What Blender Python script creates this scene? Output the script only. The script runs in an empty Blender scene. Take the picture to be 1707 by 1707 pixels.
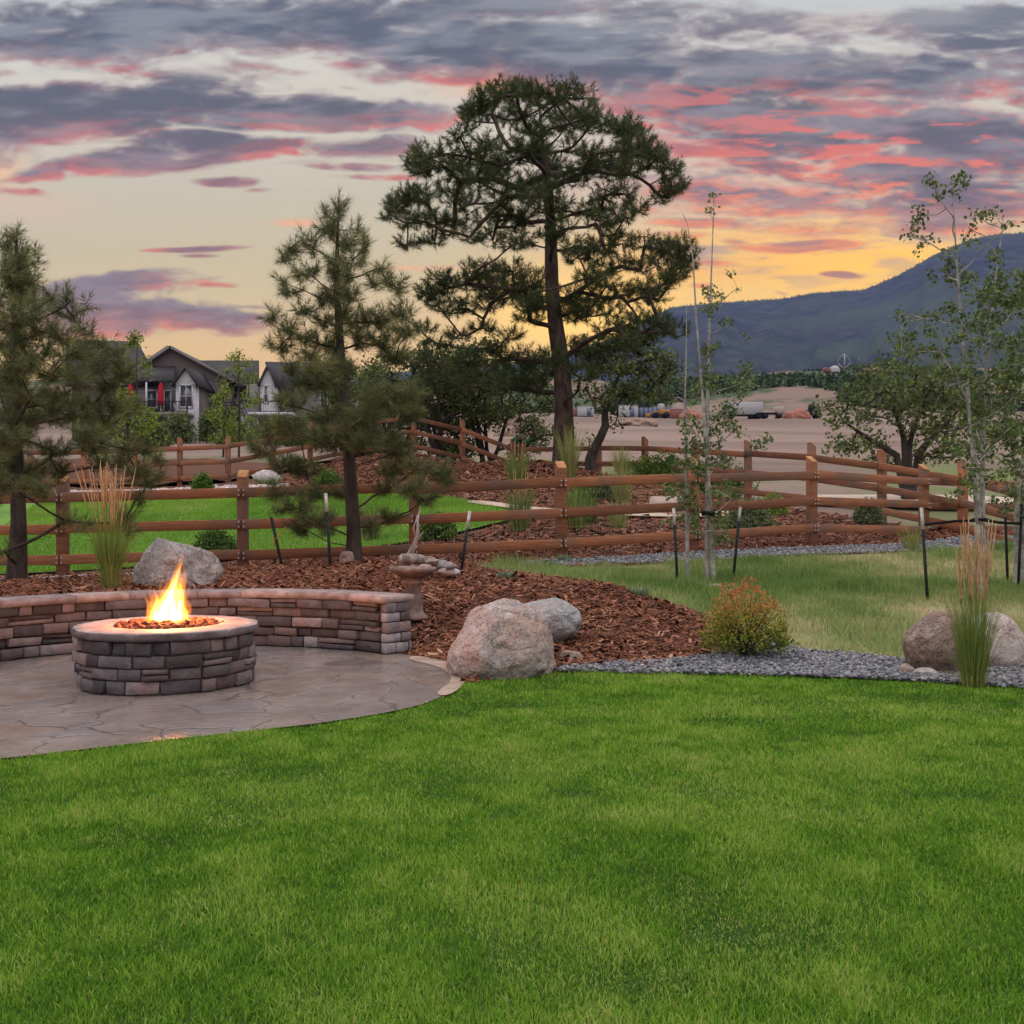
import bpy, bmesh, math, random
import numpy as np
R = math.radians
# ------------------------------------------------------------------ camera
S = bpy.context.scene
COL = S.collection
CAMZ, FP, CX, CY = 1.3, 1707.0, 853.5, 853.5
cam = bpy.data.cameras.new('camera'); camo = bpy.data.objects.new('camera', cam); COL.objects.link(camo)
camo.location = (0, 0, CAMZ); camo.rotation_euler = (R(90), 0, 0)
cam.sensor_width = 36; cam.lens = 36.0; cam.clip_start = 0.05; cam.clip_end = 20000
S.camera = camo
S.render.engine = 'CYCLES'
S.cycles.max_bounces = 6; S.cycles.diffuse_bounces = 3; S.cycles.glossy_bounces = 3
S.cycles.transparent_max_bounces = 16; S.cycles.volume_bounces = 0
S.cycles.use_denoising = True
S.view_settings.view_transform = 'Standard'; S.view_settings.look = 'None'
S.view_settings.gamma = 1; S.view_settings.exposure = 0.0

def lin(r, g, b, k=1.0):
    f = lambda c: (c/255/12.92 if c/255 <= .04045 else ((c/255+.055)/1.055)**2.4)*k
    return (f(r), f(g), f(b), 1.0)

# ------------------------------------------------------------------ node helper
class NT:
    def __init__(self, tree): self.t = tree; self.n = tree.nodes; self.l = tree.links
    def new(self, typ, **kw):
        nd = self.n.new(typ)
        for k, v in kw.items(): setattr(nd, k, v)
        return nd
    def put(self, sock, v):
        if v is None: return
        if isinstance(v, bpy.types.NodeSocket): self.l.new(v, sock)
        else: sock.default_value = v
    def math(self, op, a, b=None, c=None, clamp=False):
        nd = self.new('ShaderNodeMath', operation=op, use_clamp=clamp)
        self.put(nd.inputs[0], a); self.put(nd.inputs[1], b); self.put(nd.inputs[2], c)
        return nd.outputs[0]
    def vec(self, op, a, b=None, c=None):
        nd = self.new('ShaderNodeVectorMath', operation=op)
        self.put(nd.inputs[0], a); self.put(nd.inputs[1], b)
        if c is not None: self.put(nd.inputs[2], c)
        return nd.outputs['Value'] if op in ('LENGTH', 'DOT_PRODUCT', 'DISTANCE') else nd.outputs[0]
    def sep(self, v):
        nd = self.new('ShaderNodeSeparateXYZ'); self.put(nd.inputs[0], v); return nd.outputs
    def comb(self, x, y, z):
        nd = self.new('ShaderNodeCombineXYZ')
        for i, q in enumerate((x, y, z)): self.put(nd.inputs[i], q)
        return nd.outputs[0]
    def mix(self, f, a, b, mode='MIX'):
        nd = self.new('ShaderNodeMix', data_type='RGBA', blend_type=mode)
        self.put(nd.inputs[0], f); self.put(nd.inputs[6], a); self.put(nd.inputs[7], b)
        return nd.outputs[2]
    def noise(self, v, scale, detail=4, rough=.55, dist=0.0, out='Fac'):
        nd = self.new('ShaderNodeTexNoise')
        self.put(nd.inputs['Vector'], v); nd.inputs['Scale'].default_value = scale
        nd.inputs['Detail'].default_value = detail; nd.inputs['Roughness'].default_value = rough
        nd.inputs['Distortion'].default_value = dist
        return nd.outputs[out]
    def smooth(self, x, a, b, lo=0.0, hi=1.0):
        nd = self.new('ShaderNodeMapRange', interpolation_type='SMOOTHSTEP')
        for i, q in enumerate((x, a, b, lo, hi)): self.put(nd.inputs[i], q)
        return nd.outputs[0]
    def ramp(self, x, stops, interp='LINEAR'):
        nd = self.new('ShaderNodeValToRGB'); cr = nd.color_ramp; cr.interpolation = interp
        while len(cr.elements) < len(stops): cr.elements.new(0.5)
        for e, (p, c) in zip(cr.elements, stops): e.position = p; e.color = c
        self.put(nd.inputs[0], x); return nd.outputs[0]

# ------------------------------------------------------------------ sky (at infinity, laid out by compass direction)
CLOUDS = [  # px, py, half width, half height, strength, tilt
    # upper deck
    (250, 45, 380, 48, 1.15, -.02), (480, 60, 330, 34, 1.1, .06), (620, 20, 330, 36, 1.0, 0), (900, 85, 380, 52, 1.2, .03), (1200, 120, 380, 52, 1.15, .04), (1480, 130, 320, 44, 1.05, .03), (820, 10, 300, 30, 1.0, 0),
    (1640, 45, 200, 40, 1.05, 0), (1100, 40, 260, 34, .75, 0), (1360, 60, 200, 30, .6, 0), (60, 75, 200, 36, .9, .05), (1900, 120, 300, 90, 1, 0), (-200, 90, 260, 90, 1, 0), (720, 130, 160, 16, .5, .03),
    # right deck
    (1320, 190, 330, 34, 1.0, .03), (1560, 215, 300, 40, 1.05, .02), (1130, 160, 130, 20, .6, .02), (1600, 265, 260, 34, 1.05, .03), (1330, 235, 200, 28, 1.0, .05), (1180, 258, 130, 20, .85, .08), (1280, 285, 170, 22, .95, .1),
    (1470, 300, 230, 28, .95, .03), (1640, 330, 190, 36, .95, .02), (1260, 325, 230, 24, .95, .04), (1480, 352, 220, 18, .85, .02), (1180, 372, 110, 12, .8, .03), (1340, 380, 170, 11, .7, .0), (1130, 215, 110, 16, .6, .06), (1900, 300, 300, 90, 1, 0), (1170, 332, 100, 14, .7, 0),
    (1560, 385, 140, 10, .75, 0), (1250, 350, 200, 15, .8, .03), (1420, 372, 150, 10, .75, -.03), (1120, 350, 90, 12, .7, .0), (1620, 378, 130, 16, .85, .0), (1150, 300, 110, 16, .7, .04), (1060, 230, 90, 12, .55, .02),
    # left band
    (210, 172, 380, 32, 1.25, .03), (520, 190, 260, 30, 1.2, .02), (70, 205, 220, 34, 1.2, -.02), (330, 150, 160, 30, .8, .10), (470, 128, 120, 22, .55, .22), (240, 118, 120, 22, .55, .12), (690, 200, 90, 22, .75, .02), (-200, 220, 260, 70, 1.1, 0),
    (330, 238, 130, 18, 1.05, .06), (180, 268, 190, 20, 1.05, -.16), (500, 246, 200, 14, .9, .02), (80, 292, 120, 12, .95, -.12), (300, 270, 150, 15, .8, -.10), (650, 240, 90, 12, .7, -.05), (600, 278, 90, 8, .65, .02), (640, 296, 80, 6, .6, 0),
    # low left
    (225, 472, 125, 22, 1.25, -.06), (165, 492, 110, 20, 1.05, 0), (365, 475, 45, 4.5, .8, .05), (305, 528, 155, 28, 1.3, .07), (180, 532, 130, 36, 1.05, 0), (330, 415, 85, 4.2, 1.05, -.03), (335, 424, 30, 3, .7, 0), (378, 304, 52, 9, 1.0, .05), (30, 321, 60, 9, 1.0, .04), (430, 513, 60, 4, .65, 0), (430, 318, 24, 4, .5, 0),
    # low right
    (1320, 411, 110, 9.5, 1.05, -.05), (1230, 407, 40, 7, .8, .1), (1410, 457, 38, 6.5, 1.0, .05), (1175, 442, 60, 6, .6, 0), (1180, 478, 50, 4, .5, .05), (1130, 395, 70, 7, .6, .05), (1300, 486, 20, 4, .5, .2)]
def sky_image(W=2700, H=940, az=1.0, e0=-.02, e1=.66):
    r_ = np.random.default_rng(3)
    def n2(x, y, s):
        t = np.random.default_rng(s).uniform(-1, 1, (256, 256)).astype(np.float32)
        ix = np.floor(x).astype(np.int32); iy = np.floor(y).astype(np.int32); fx = x-ix; fy = y-iy
        fx = fx*fx*(3-2*fx); fy = fy*fy*(3-2*fy); ix &= 255; iy &= 255; jx = (ix+1) & 255; jy = (iy+1) & 255
        return (t[iy, ix]*(1-fx)+t[iy, jx]*fx)*(1-fy)+(t[jy, ix]*(1-fx)+t[jy, jx]*fx)*fy
    def fb(x, y, o, s, g=.52):
        r = 0; a = 1.; m = 0
        for k in range(o): c, q = math.cos(k*.5), math.sin(k*.5)*.15; r = r+a*n2((x+q*y)*2.03**k+k*7.3, (y-q*x*.1)*2.03**k+k*3.1, s+k); m += a; a *= g
        return r/m
    U, V = np.meshgrid(np.linspace(-az, az, W, dtype=np.float32), np.linspace(e0, e1, H, dtype=np.float32))
    X = CX+FP*np.tan(U); Y = CY-FP*np.tan(V)/np.cos(U)
    ss = lambda t, a, b: (lambda q: q*q*(3-2*q))(np.clip((t-a)/(b-a), 0, 1))
    def field(X, Y):
        wx = fb(X/150, Y/55, 3, 11)*34; wy = fb(X/150, Y/55, 3, 21)*11
        sm = np.clip((Y-60)/500, 0, 1); k = 1-.62*sm            # features shrink towards the horizon
        xa, ya = X+wx*k, Y+wy*k; acc = np.zeros_like(X)
        for (bx_, by, rx, ry, s, tl) in CLOUDS:
            dx = xa-bx_; dy = ya-by-tl*dx; q = (dx/(rx*1.25))**2+(dy/(ry*1.3))**2
            acc = np.maximum(acc, s*np.clip(1-q, 0, 1))
        tex = .62*fb(X/105+wx/60, Y/27+wy/18, 5, 31)+.38*fb(X/30+wx/30, Y/11+wy/9, 4, 51)
        return acc*1.05+tex*(.30+.80*np.clip(acc*2.0, 0, 1))
    F0 = field(X, Y); D = ss(F0, .08, .82)
    D1 = ss(field(X-5, Y+12), .08, .82); D2 = ss(field(X-3, Y+30), .08, .82)
    L = lambda r, g, b: np.array(lin(r, g, b)[:3], np.float32)
    def mixc(f, a, b): f = f[..., None]; return a*(1-f)+b*f
    def grad(t, st):
        p = [q[0] for q in st]; c = np.array([L(*q[1]) for q in st]); return np.stack([np.interp(t, p, c[:, i]) for i in range(3)], -1).astype(np.float32)
    left = grad(Y, [(-300, (190, 196, 204)), (20, (196, 199, 200)), (110, (210, 206, 196)), (230, (208, 200, 182)), (330, (203, 194, 168)), (430, (207, 192, 156)), (500, (214, 193, 152)), (580, (228, 192, 138)), (700, (228, 184, 128)), (860, (220, 172, 122))])
    G = lambda px, py, rx, ry: np.exp(-((X-px)/rx)**2-((Y-py)/ry)**2)
    wob = fb(X/160, Y/20, 4, 71)
    c = mixc(np.clip(G(1330, 300, 330, 130)*.55, 0, 1), left, L(238, 200, 176))
    c = mixc(np.clip(G(1400, 455, 380, 92)*(1.15+.45*wob), 0, 1), c, L(255, 199, 86)*1.14)
    c = mixc(np.clip(G(1180, 450, 200, 60)*(.7+.5*wob), 0, 1), c, L(246, 190, 112))
    c = mixc(np.clip(G(1250, 490, 300, 22)*.7, 0, 1), c, L(250, 206, 130))
    c = mixc(np.clip(G(950, 525, 150, 72), 0, 1)*.92, c, L(255, 206, 110)*1.25)
    c = mixc(np.clip(G(860, 132, 110, 26)*(.9+.5*wob), 0, 1), c, L(246, 164, 92))
    c = mixc(np.clip(G(0, 288, 40, 34)*.8, 0, 1), c, L(244, 196, 148))
    c = mixc(np.clip(G(60, 345, 90, 25)*.35, 0, 1), c, L(235, 190, 160))
    c = mixc(np.clip(G(495, 372, 36, 6), 0, 1)*.9, c, L(248, 178, 132))
    c = mixc(np.clip(G(700, 447, 90, 4), 0, 1)*.6, c, L(244, 178, 140))
    c = mixc(np.clip(G(1450, 40, 200, 14)*(.6+.9*wob), 0, 1)*.8, c, L(238, 204, 176))
    # cloud bodies
    sh = fb(X/120+3, Y/24, 5, 81)
    core = mixc(ss(sh, -.35, .4), mixc(ss(Y, 40, 200), L(88, 98, 116), L(91, 97, 109)), mixc(ss(Y, 40, 200), L(130, 137, 148), L(134, 133, 141)))
    core = mixc(ss(Y, 150, 380)*.35, core, L(148, 116, 118))
    core = mixc(np.clip(G(1450, 15, 500, 45), 0, 1)*.45, core, L(160, 160, 162))
    thick = ss(F0, .5, 1.15)
    core = mixc((1-thick)*.34, core, L(172, 160, 162))
    um = .35+.65*ss(fb(X/110+2, Y/60, 3, 131), -.35, .35)
    und = (np.clip((D-D1)*1.7, 0, 1)*.7+np.clip((D-D2)*1.2, 0, 1)*.45)*um
    top = ss(Y, 60, 170)
    st = fb(X/92+9+wob*.6, Y/17+wob*.8, 6, 91, .6); s1 = ss(st, -.02, .30)
    pr = np.clip(G(1430, 240, 350, 78)+.45*G(1330, 400, 260, 30)+.8*G(1560, 280, 260, 60)+.5*G(1180, 165, 160, 40)+.45*G(1250, 330, 220, 34), 0, 1)
    pl = np.clip(.55*G(60, 110, 170, 34)+.45*G(170, 225, 260, 26)+.4*G(170, 530, 110, 26)+.35*G(400, 215, 200, 18)+.3*G(480, 110, 90, 40), 0, 1)
    k = np.clip(und*(.18+.72*top)+s1*pr*.95+ss(st, -.15, .35)*pl*.8, 0, 1)
    k = k*(1-.45*thick*(1-pr))
    pink = mixc(ss(Y, 230, 400), L(221, 118, 106), L(244, 148, 100))
    pink = mixc(ss(-X, -900, -500)*.42, pink, L(196, 116, 120))
    pink = mixc(np.clip(G(400, 208, 330, 14)+G(120, 250, 200, 14), 0, 1)*.5, pink, L(238, 128, 108))
    cl = mixc(k, core, pink)
    sky = mixc(D*.95, c, cl)
    # thin high cloud between the decks
    reg = np.clip(G(1400, 250, 420, 150)+.8*G(1050, 190, 220, 60)+1.0*G(1290, 400, 330, 70)+.8*G(700, 90, 500, 60)+.5*G(250, 110, 300, 50)+.5*G(520, 260, 220, 40), 0, 1)
    th = ss(fb(X/140+21+wob*.5, Y/26, 6, 141, .58), -.02, .42)*reg*(1-D)
    sky = mixc(th*.75, sky, mixc(np.clip(k*1.2+pr*.4*ss(wob, -.1, .3), 0, 1), L(168, 150, 152), L(226, 142, 128)))
    pb = ss(fb(X/120+31, Y/20, 5, 151, .56), .16, .5)*np.clip(G(1480, 45, 330, 40)+.6*G(1150, 60, 200, 30)+.8*G(1300, 330, 230, 40)+.5*G(560, 100, 300, 30)+.4*G(1580, 150, 200, 40), 0, 1)
    sky = mixc(pb*.75, sky, mixc(ss(Y, 200, 330), L(214, 208, 200), L(240, 206, 160)))
    # thin pink veil at the right and pale breaks
    veil = np.clip(pr*ss(fb(X/170+5, Y/20, 4, 101), -.1, .35)*.5*(1-D), 0, 1)
    sky = mixc(veil, sky, L(228, 140, 128))
    # the haze in the air adds its own veil in front of the sky; the sky behind it is that much clearer
    return np.maximum((sky-VEIL)/CLEAR, .002)
VEIL = np.array([.032, .041, .078], np.float32); CLEAR = .80

def build_world():
    az, e0, e1 = 1.0, -.02, .66
    px = sky_image(az=az, e0=e0, e1=e1); H, W = px.shape[:2]
    im = bpy.data.images.new('evening_sky', W, H, float_buffer=True); im.colorspace_settings.name = 'Linear Rec.709'
    im.pixels.foreach_set(np.concatenate([px, np.ones((H, W, 1))], -1).astype(np.float32).ravel()); im.update()
    w = bpy.data.worlds.new('World'); S.world = w; w.use_nodes = True
    T = NT(w.node_tree); T.n.clear()
    out = T.new('ShaderNodeOutputWorld'); bg = T.new('ShaderNodeBackground')
    T.l.new(bg.outputs[0], out.inputs[0])
    d = T.vec('NORMALIZE', T.new('ShaderNodeTexCoord').outputs['Generated'])
    x, y, z = T.sep(d)[:3]
    u = T.math('ARCTAN2', x, y); v = T.math('ARCSINE', z)
    tx = T.new('ShaderNodeTexImage', image=im, interpolation='Cubic', extension='EXTEND')
    T.l.new(T.comb(T.math('MULTIPLY_ADD', u, .5/az, .5), T.math('MULTIPLY_ADD', v, 1/(e1-e0), -e0/(e1-e0)), 0), tx.inputs[0])
    sky = tx.outputs[0]
    # the unseen dome: faint dusk sky, with brightness added to light the ground
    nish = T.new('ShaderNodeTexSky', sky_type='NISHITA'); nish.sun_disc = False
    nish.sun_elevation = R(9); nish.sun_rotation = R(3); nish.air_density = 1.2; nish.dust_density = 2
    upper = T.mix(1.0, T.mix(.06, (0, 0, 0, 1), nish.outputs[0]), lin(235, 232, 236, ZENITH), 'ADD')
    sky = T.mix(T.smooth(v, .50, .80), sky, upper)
    back = T.mix(T.smooth(v, .0, .95), lin(190, 182, 190, .8), lin(235, 232, 236, ZENITH))
    sky = T.mix(T.smooth(y, .25, -.35), sky, back)
    sky = T.mix(T.smooth(z, 0.0, -.03), sky, lin(110, 95, 85))
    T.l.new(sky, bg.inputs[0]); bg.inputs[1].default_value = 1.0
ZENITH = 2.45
build_world()
sun = bpy.data.lights.new('sun', 'SUN'); suno = bpy.data.objects.new('sun', sun); COL.objects.link(suno)
sun.energy = 0.6; sun.angle = R(12); sun.color = (1, .72, .45)
suno.rotation_euler = (R(-79), 0, R(-3))      # low in the west, behind the tall pine
SUN_FROM = None

# ------------------------------------------------------------------ numpy helpers
rng = np.random.default_rng(7); random.seed(7)
def A(*v): return np.array(v, float)
def P(px, py, d): return np.array([(px-CX)/FP*d, d, CAMZ-(py-CY)/FP*d])
def nrm(v): return v/np.maximum(np.linalg.norm(v, axis=-1, keepdims=True), 1e-9)
def _h(ix, iy, iz, s):
    h = (ix*374761393 + iy*668265263 + iz*2147483647 + s*1274126177) & 0xffffffff
    h = ((h ^ (h >> 13))*1274126177) & 0xffffffff
    return ((h ^ (h >> 16)) & 0xffff)/32767.5 - 1
def vnoise(p, s=0):
    p = np.asarray(p, float); i = np.floor(p).astype(np.int64); f = p-i; f = f*f*(3-2*f); r = 0
    for dx in (0, 1):
        for dy in (0, 1):
            for dz in (0, 1):
                w = (f[:, 0] if dx else 1-f[:, 0])*(f[:, 1] if dy else 1-f[:, 1])*(f[:, 2] if dz else 1-f[:, 2])
                r = r + w*_h(i[:, 0]+dx, i[:, 1]+dy, i[:, 2]+dz, s)
    return r
def fbm(p, o=4, s=0, g=.5):
    r = 0; a = 1.
    for k in range(o): r = r+a*vnoise(np.asarray(p)*2**k, s+k*17); a *= g
    return r
def fbm2(x, y, sc, o=4, s=0):
    x = np.asarray(x, float); q = np.stack([x.ravel()*sc, np.asarray(y, float).ravel()*sc, np.zeros(x.size)+.37], -1)
    return fbm(q, o, s).reshape(x.shape)

class MB:
    """collects polygons for one mesh"""
    def __init__(self): self.V = []; self.F = []; self.T = []; self.n = 0
    def add(self, V, F, t=0.5):
        V = np.asarray(V, float).reshape(-1, 3); F = [np.asarray(f) for f in (F if isinstance(F, list) else [F])]
        for f in F:
            if f.size: self.F.append(f.astype(np.int64)+self.n)
        self.V.append(V); self.T.append(np.broadcast_to(np.asarray(t, float), (len(V),))); self.n += len(V)
        return self
    def build(self, name, mat, parent=None, smooth=False):
        V = np.concatenate(self.V); T = np.concatenate(self.T)
        if parent is not None: V = V - np.array(base_of(parent))
        me = bpy.data.meshes.new(name)
        loops = np.concatenate([f.ravel() for f in self.F])
        tot = np.concatenate([np.full(f.shape[0], f.shape[1]) for f in self.F])
        st = np.concatenate([[0], np.cumsum(tot)[:-1]])
        me.vertices.add(len(V)); me.vertices.foreach_set('co', V.ravel().astype(np.float32))
        me.loops.add(len(loops)); me.loops.foreach_set('vertex_index', loops.astype(np.int32))
        me.polygons.add(len(tot)); me.polygons.foreach_set('loop_start', st.astype(np.int32))
        me.polygons.foreach_set('loop_total', tot.astype(np.int32))
        if smooth: me.polygons.foreach_set('use_smooth', np.ones(len(tot), bool))
        at = me.attributes.new('tint', 'FLOAT', 'POINT'); at.data.foreach_set('value', T.astype(np.float32))
        me.update(calc_edges=True); me.validate()
        me.materials.append(mat)
        o = bpy.data.objects.new(name, me); COL.objects.link(o)
        if parent is not None: o.parent = parent
        return o
def base_of(o):
    while o.parent: o = o.parent
    return o.location
def tag(o, label, cat, group=None):
    o['label'] = label; o['category'] = cat
    if group: o['group'] = group
    return o
def thing(name, loc, label, cat, group=None):
    o = bpy.data.objects.new(name, None); COL.objects.link(o); o.location = tuple(loc); o.empty_display_size = .2
    return tag(o, label, cat, group)
def setting(o, kind='structure'): o['kind'] = kind; return o
def copy_thing(root, loc, label, group=None):
    r = root.copy(); COL.objects.link(r); r.location = tuple(loc); r['label'] = label
    if group: r['group'] = group
    for ch in list(root.children):
        c = ch.copy(); COL.objects.link(c); c.parent = r
        for gch in list(ch.children):
            q = gch.copy(); COL.objects.link(q); q.parent = c
    return r

_bc = {}
def block(size, bev=.01, seg=1):
    k = (round(bev/min(size), 3), tuple(np.round(np.array(size)/min(size), 2)), seg)
    bm = bmesh.new(); bmesh.ops.create_cube(bm, size=1)
    for q in bm.verts: q.co = (q.co.x*size[0], q.co.y*size[1], q.co.z*size[2])
    if bev > 0: bmesh.ops.bevel(bm, geom=bm.edges[:], offset=bev, segments=seg, affect='EDGES', clamp_overlap=True)
    V = np.array([q.co[:] for q in bm.verts]); bm.verts.index_update()
    fs = {}
    for f in bm.faces: fs.setdefault(len(f.verts), []).append([q.index for q in f.verts])
    bm.free()
    return V, [np.array(f) for f in fs.values()]
def rotz(V, a): c, s = math.cos(a), math.sin(a); return V@np.array([[c, s, 0], [-s, c, 0], [0, 0, 1]])
def rotx(V, a): c, s = math.cos(a), math.sin(a); return V@np.array([[1, 0, 0], [0, c, s], [0, -s, c]])
def roty(V, a): c, s = math.cos(a), math.sin(a); return V@np.array([[c, 0, -s], [0, 1, 0], [s, 0, c]])
def bx(mb, c, size, bev=0.0, rz=0, t=.5):
    V, F = block(size, bev); mb.add(rotz(V, rz)+np.array(c), F, t); return mb
def beam(mb, p, q, w, h, bev=0.0, t=.5):
    p = np.array(p, float); q = np.array(q, float); d = q-p; L = np.linalg.norm(d)
    V, F = block((L, w, h), bev)
    V = roty(V, -math.asin(d[2]/L)); V = rotz(V, math.atan2(d[1], d[0]))
    mb.add(V+(p+q)/2, F, t); return mb
def tube(mb, pts, rad, sides=6, t=.5, cap=True):
    pts = np.asarray(pts, float); n = len(pts); rad = np.broadcast_to(np.asarray(rad, float), (n,))
    d = nrm(np.gradient(pts, axis=0))
    ref = A(0, 0, 1) if abs(d[0][2]) < .9 else A(1, 0, 0)
    a = nrm(np.cross(d, ref)); b = np.cross(d, a)
    th = np.linspace(0, 2*math.pi, sides, endpoint=False)
    V = pts[:, None]+rad[:, None, None]*(np.cos(th)[None, :, None]*a[:, None]+np.sin(th)[None, :, None]*b[:, None])
    i = np.arange(n-1)[:, None]*sides; j = np.arange(sides)[None]; j2 = (j+1) % sides
    F = [np.stack([i+j, i+j2, i+sides+j2, i+sides+j], -1).reshape(-1, 4)]
    V = V.reshape(-1, 3)
    if cap: F += [np.arange(sides)[::-1][None], (np.arange(sides)+(n-1)*sides)[None]]
    mb.add(V, F, t); return mb
def lathe(mb, prof, c, sides=32, t=.5, jit=0, seed=0):
    prof = np.asarray(prof, float); th = np.linspace(0, 2*math.pi, sides, endpoint=False); n = len(prof)
    V = np.stack([prof[:, None, 0]*np.cos(th), prof[:, None, 0]*np.sin(th), np.repeat(prof[:, 1:2], sides, 1)], -1).reshape(-1, 3)
    if jit: V = V*(1+jit*fbm(V*9, 3, seed)[:, None]*A(1, 1, .3))
    i = np.arange(n-1)[:, None]*sides; j = np.arange(sides)[None]; j2 = (j+1) % sides
    mb.add(V+np.array(c), np.stack([i+j, i+j2, i+sides+j2, i+sides+j], -1).reshape(-1, 4), t); return mb
_ico = {}
def ico(n):
    if n not in _ico:
        bm = bmesh.new(); bmesh.ops.create_icosphere(bm, subdivisions=n, radius=1)
        bm.verts.index_update()
        _ico[n] = (np.array([q.co[:] for q in bm.verts]), np.array([[q.index for q in f.verts] for f in bm.faces])); bm.free()
    return _ico[n]
def scatter_shapes(mb, V0, F0, pos, scale, rot, tint):
    """many copies of one small shape in one heap (gravel, chips)"""
    n = len(pos); q = rot
    V = V0[None]*scale[:, None, :]
    ca, sa, cb, sb = np.cos(q[:, 0]), np.sin(q[:, 0]), np.cos(q[:, 1]), np.sin(q[:, 1])
    y = V[..., 1]*cb[:, None]-V[..., 2]*sb[:, None]; z = V[..., 1]*sb[:, None]+V[..., 2]*cb[:, None]
    x = V[..., 0]*ca[:, None]-y*sa[:, None]; y = V[..., 0]*sa[:, None]+y*ca[:, None]
    if q.shape[1] > 2:
        cc, sc_ = np.cos(q[:, 2]), np.sin(q[:, 2]); z = z + (V[..., 0])*sc_[:, None]
    V = np.stack([x, y, z], -1)+pos[:, None]
    off = (np.arange(n)*len(V0))[:, None, None]
    mb.add(V.reshape(-1, 3), (F0[None]+off).reshape(-1, F0.shape[1]), np.repeat(tint, len(V0)))

# ------------------------------------------------------------------ materials
def pmat(name, c1, c2, scale=6, rough=.85, bump=.3, bscale=40, tint=None, tmode='MIX', tfac=1.0, detail=5, trans=0, spec=.14, dist=.0, lo=.35, hi=.65, stretch=(1, 1, 1), c3=None, s3=1.2):
    m = bpy.data.materials.new(name); m.use_nodes = True; T = NT(m.node_tree); b = T.n['Principled BSDF']
    co = T.new('ShaderNodeTexCoord').outputs['Object']
    cs = T.vec('MULTIPLY', co, stretch) if stretch != (1, 1, 1) else co
    n = T.smooth(T.noise(cs, scale, detail, .6, dist), lo, hi)
    c = T.mix(n, c1, c2)
    if c3: c = T.mix(T.smooth(T.noise(co, s3, 4, .6), .45, .65), c, c3)
    if tint:
        at = T.new('ShaderNodeAttribute', attribute_name='tint').outputs['Fac']
        c = T.mix(tfac, c, T.ramp(at, tint), tmode)
    T.l.new(c, b.inputs['Base Color'])
    b.inputs['Roughness'].default_value = rough; b.inputs['Specular IOR Level'].default_value = spec
    if bump:
        bn = T.new('ShaderNodeBump'); bn.inputs['Strength'].default_value = bump; bn.inputs['Distance'].default_value = .02
        T.l.new(T.noise(cs, bscale, 6, .65), bn.inputs['Height']); T.l.new(bn.outputs[0], b.inputs['Normal'])
    if trans:
        tr = T.new('ShaderNodeBsdfTranslucent'); T.l.new(c, tr.inputs[0])
        mx = T.new('ShaderNodeMixShader'); mx.inputs[0].default_value = trans
        T.l.new(b.outputs[0], mx.inputs[1]); T.l.new(tr.outputs[0], mx.inputs[2])
        T.l.new(mx.outputs[0], T.n['Material Output'].inputs[0])
    return m
def C(r, g, b): return (r, g, b, 1)
def flat(name, c, rough=.7, metal=0):
    return pmat(name, tuple(list(np.array(c[:3])*.88)+[1]), c, 3, rough, .08, 60)
M = {}
M['needle'] = pmat('needle', C(.054, .078, .026), C(.082, .110, .036), .8, .6, 0, tint=[(0, C(.45, .5, .5)), (.5, C(1, 1, 1)), (1, C(1.7, 1.6, 1.2))], tmode='MULTIPLY', trans=.25)
M['needle_young'] = pmat('needle_young', C(.118, .138, .056), C(.160, .178, .078), .9, .6, 0, tint=[(0, C(.5, .5, .45)), (.5, C(1, 1, 1)), (1, C(1.75, 1.65, 1.4))], tmode='MULTIPLY', trans=.25)
M['bark'] = pmat('bark', C(.05, .036, .028), C(.12, .085, .068), 9, .95, .9, 22, stretch=(1, 1, .3), dist=.5)
M['bark_dark'] = pmat('bark_dark', C(.035, .028, .024), C(.075, .06, .05), 9, .95, .6, 25, stretch=(1, 1, .3))
M['aspen_bark'] = pmat('aspen_bark', C(.24, .23, .205), C(.44, .42, .38), 6, .8, .3, 20, stretch=(1, 1, 3), c3=C(.18, .16, .13), s3=5)
M['aspen_leaf'] = pmat('aspen_leaf', C(.085, .125, .038), C(.13, .18, .058), 3, .5, 0, tint=[(0, C(.5, .5, .5)), (.5, C(1, 1, 1)), (1, C(1.9, 1.8, 1.5))], tmode='MULTIPLY', trans=.35, spec=.22)
M['oak_leaf'] = pmat('oak_leaf', C(.085, .115, .042), C(.14, .175, .065), 1.5, .6, 0, tint=[(0, C(.5, .5, .45)), (.5, C(1, 1, 1)), (1, C(1.8, 1.7, 1.3))], tmode='MULTIPLY', trans=.3)
M['sapling_leaf'] = pmat('sapling_leaf', C(.13, .20, .03), C(.22, .30, .05), 1.5, .6, 0, tint=[(0, C(.6, .6, .5)), (1, C(1.5, 1.4, 1.2))], tmode='MULTIPLY', trans=.35)
M['shrub_leaf'] = pmat('shrub_leaf', C(.05, .11, .02), C(.12, .20, .035), 4, .6, 0, tint=[(0, C(.45, .5, .4)), (1, C(1.6, 1.5, 1.2))], tmode='MULTIPLY', trans=.3)
M['scrub_leaf'] = pmat('scrub_leaf', C(.03, .055, .02), C(.06, .095, .03), .02, .8, 0, tint=[(0, C(.6, .6, .6)), (1, C(1.4, 1.3, 1.1))], tmode='MULTIPLY')
M['barberry_leaf'] = pmat('barberry_leaf', C(.9, .9, .9), C(1, 1, 1), 4, .6, 0, tint=[(0, C(.10, .15, .02)), (.35, C(.26, .28, .035)), (.62, C(.42, .22, .05)), (1, C(.50, .14, .07))], trans=.3)
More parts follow.
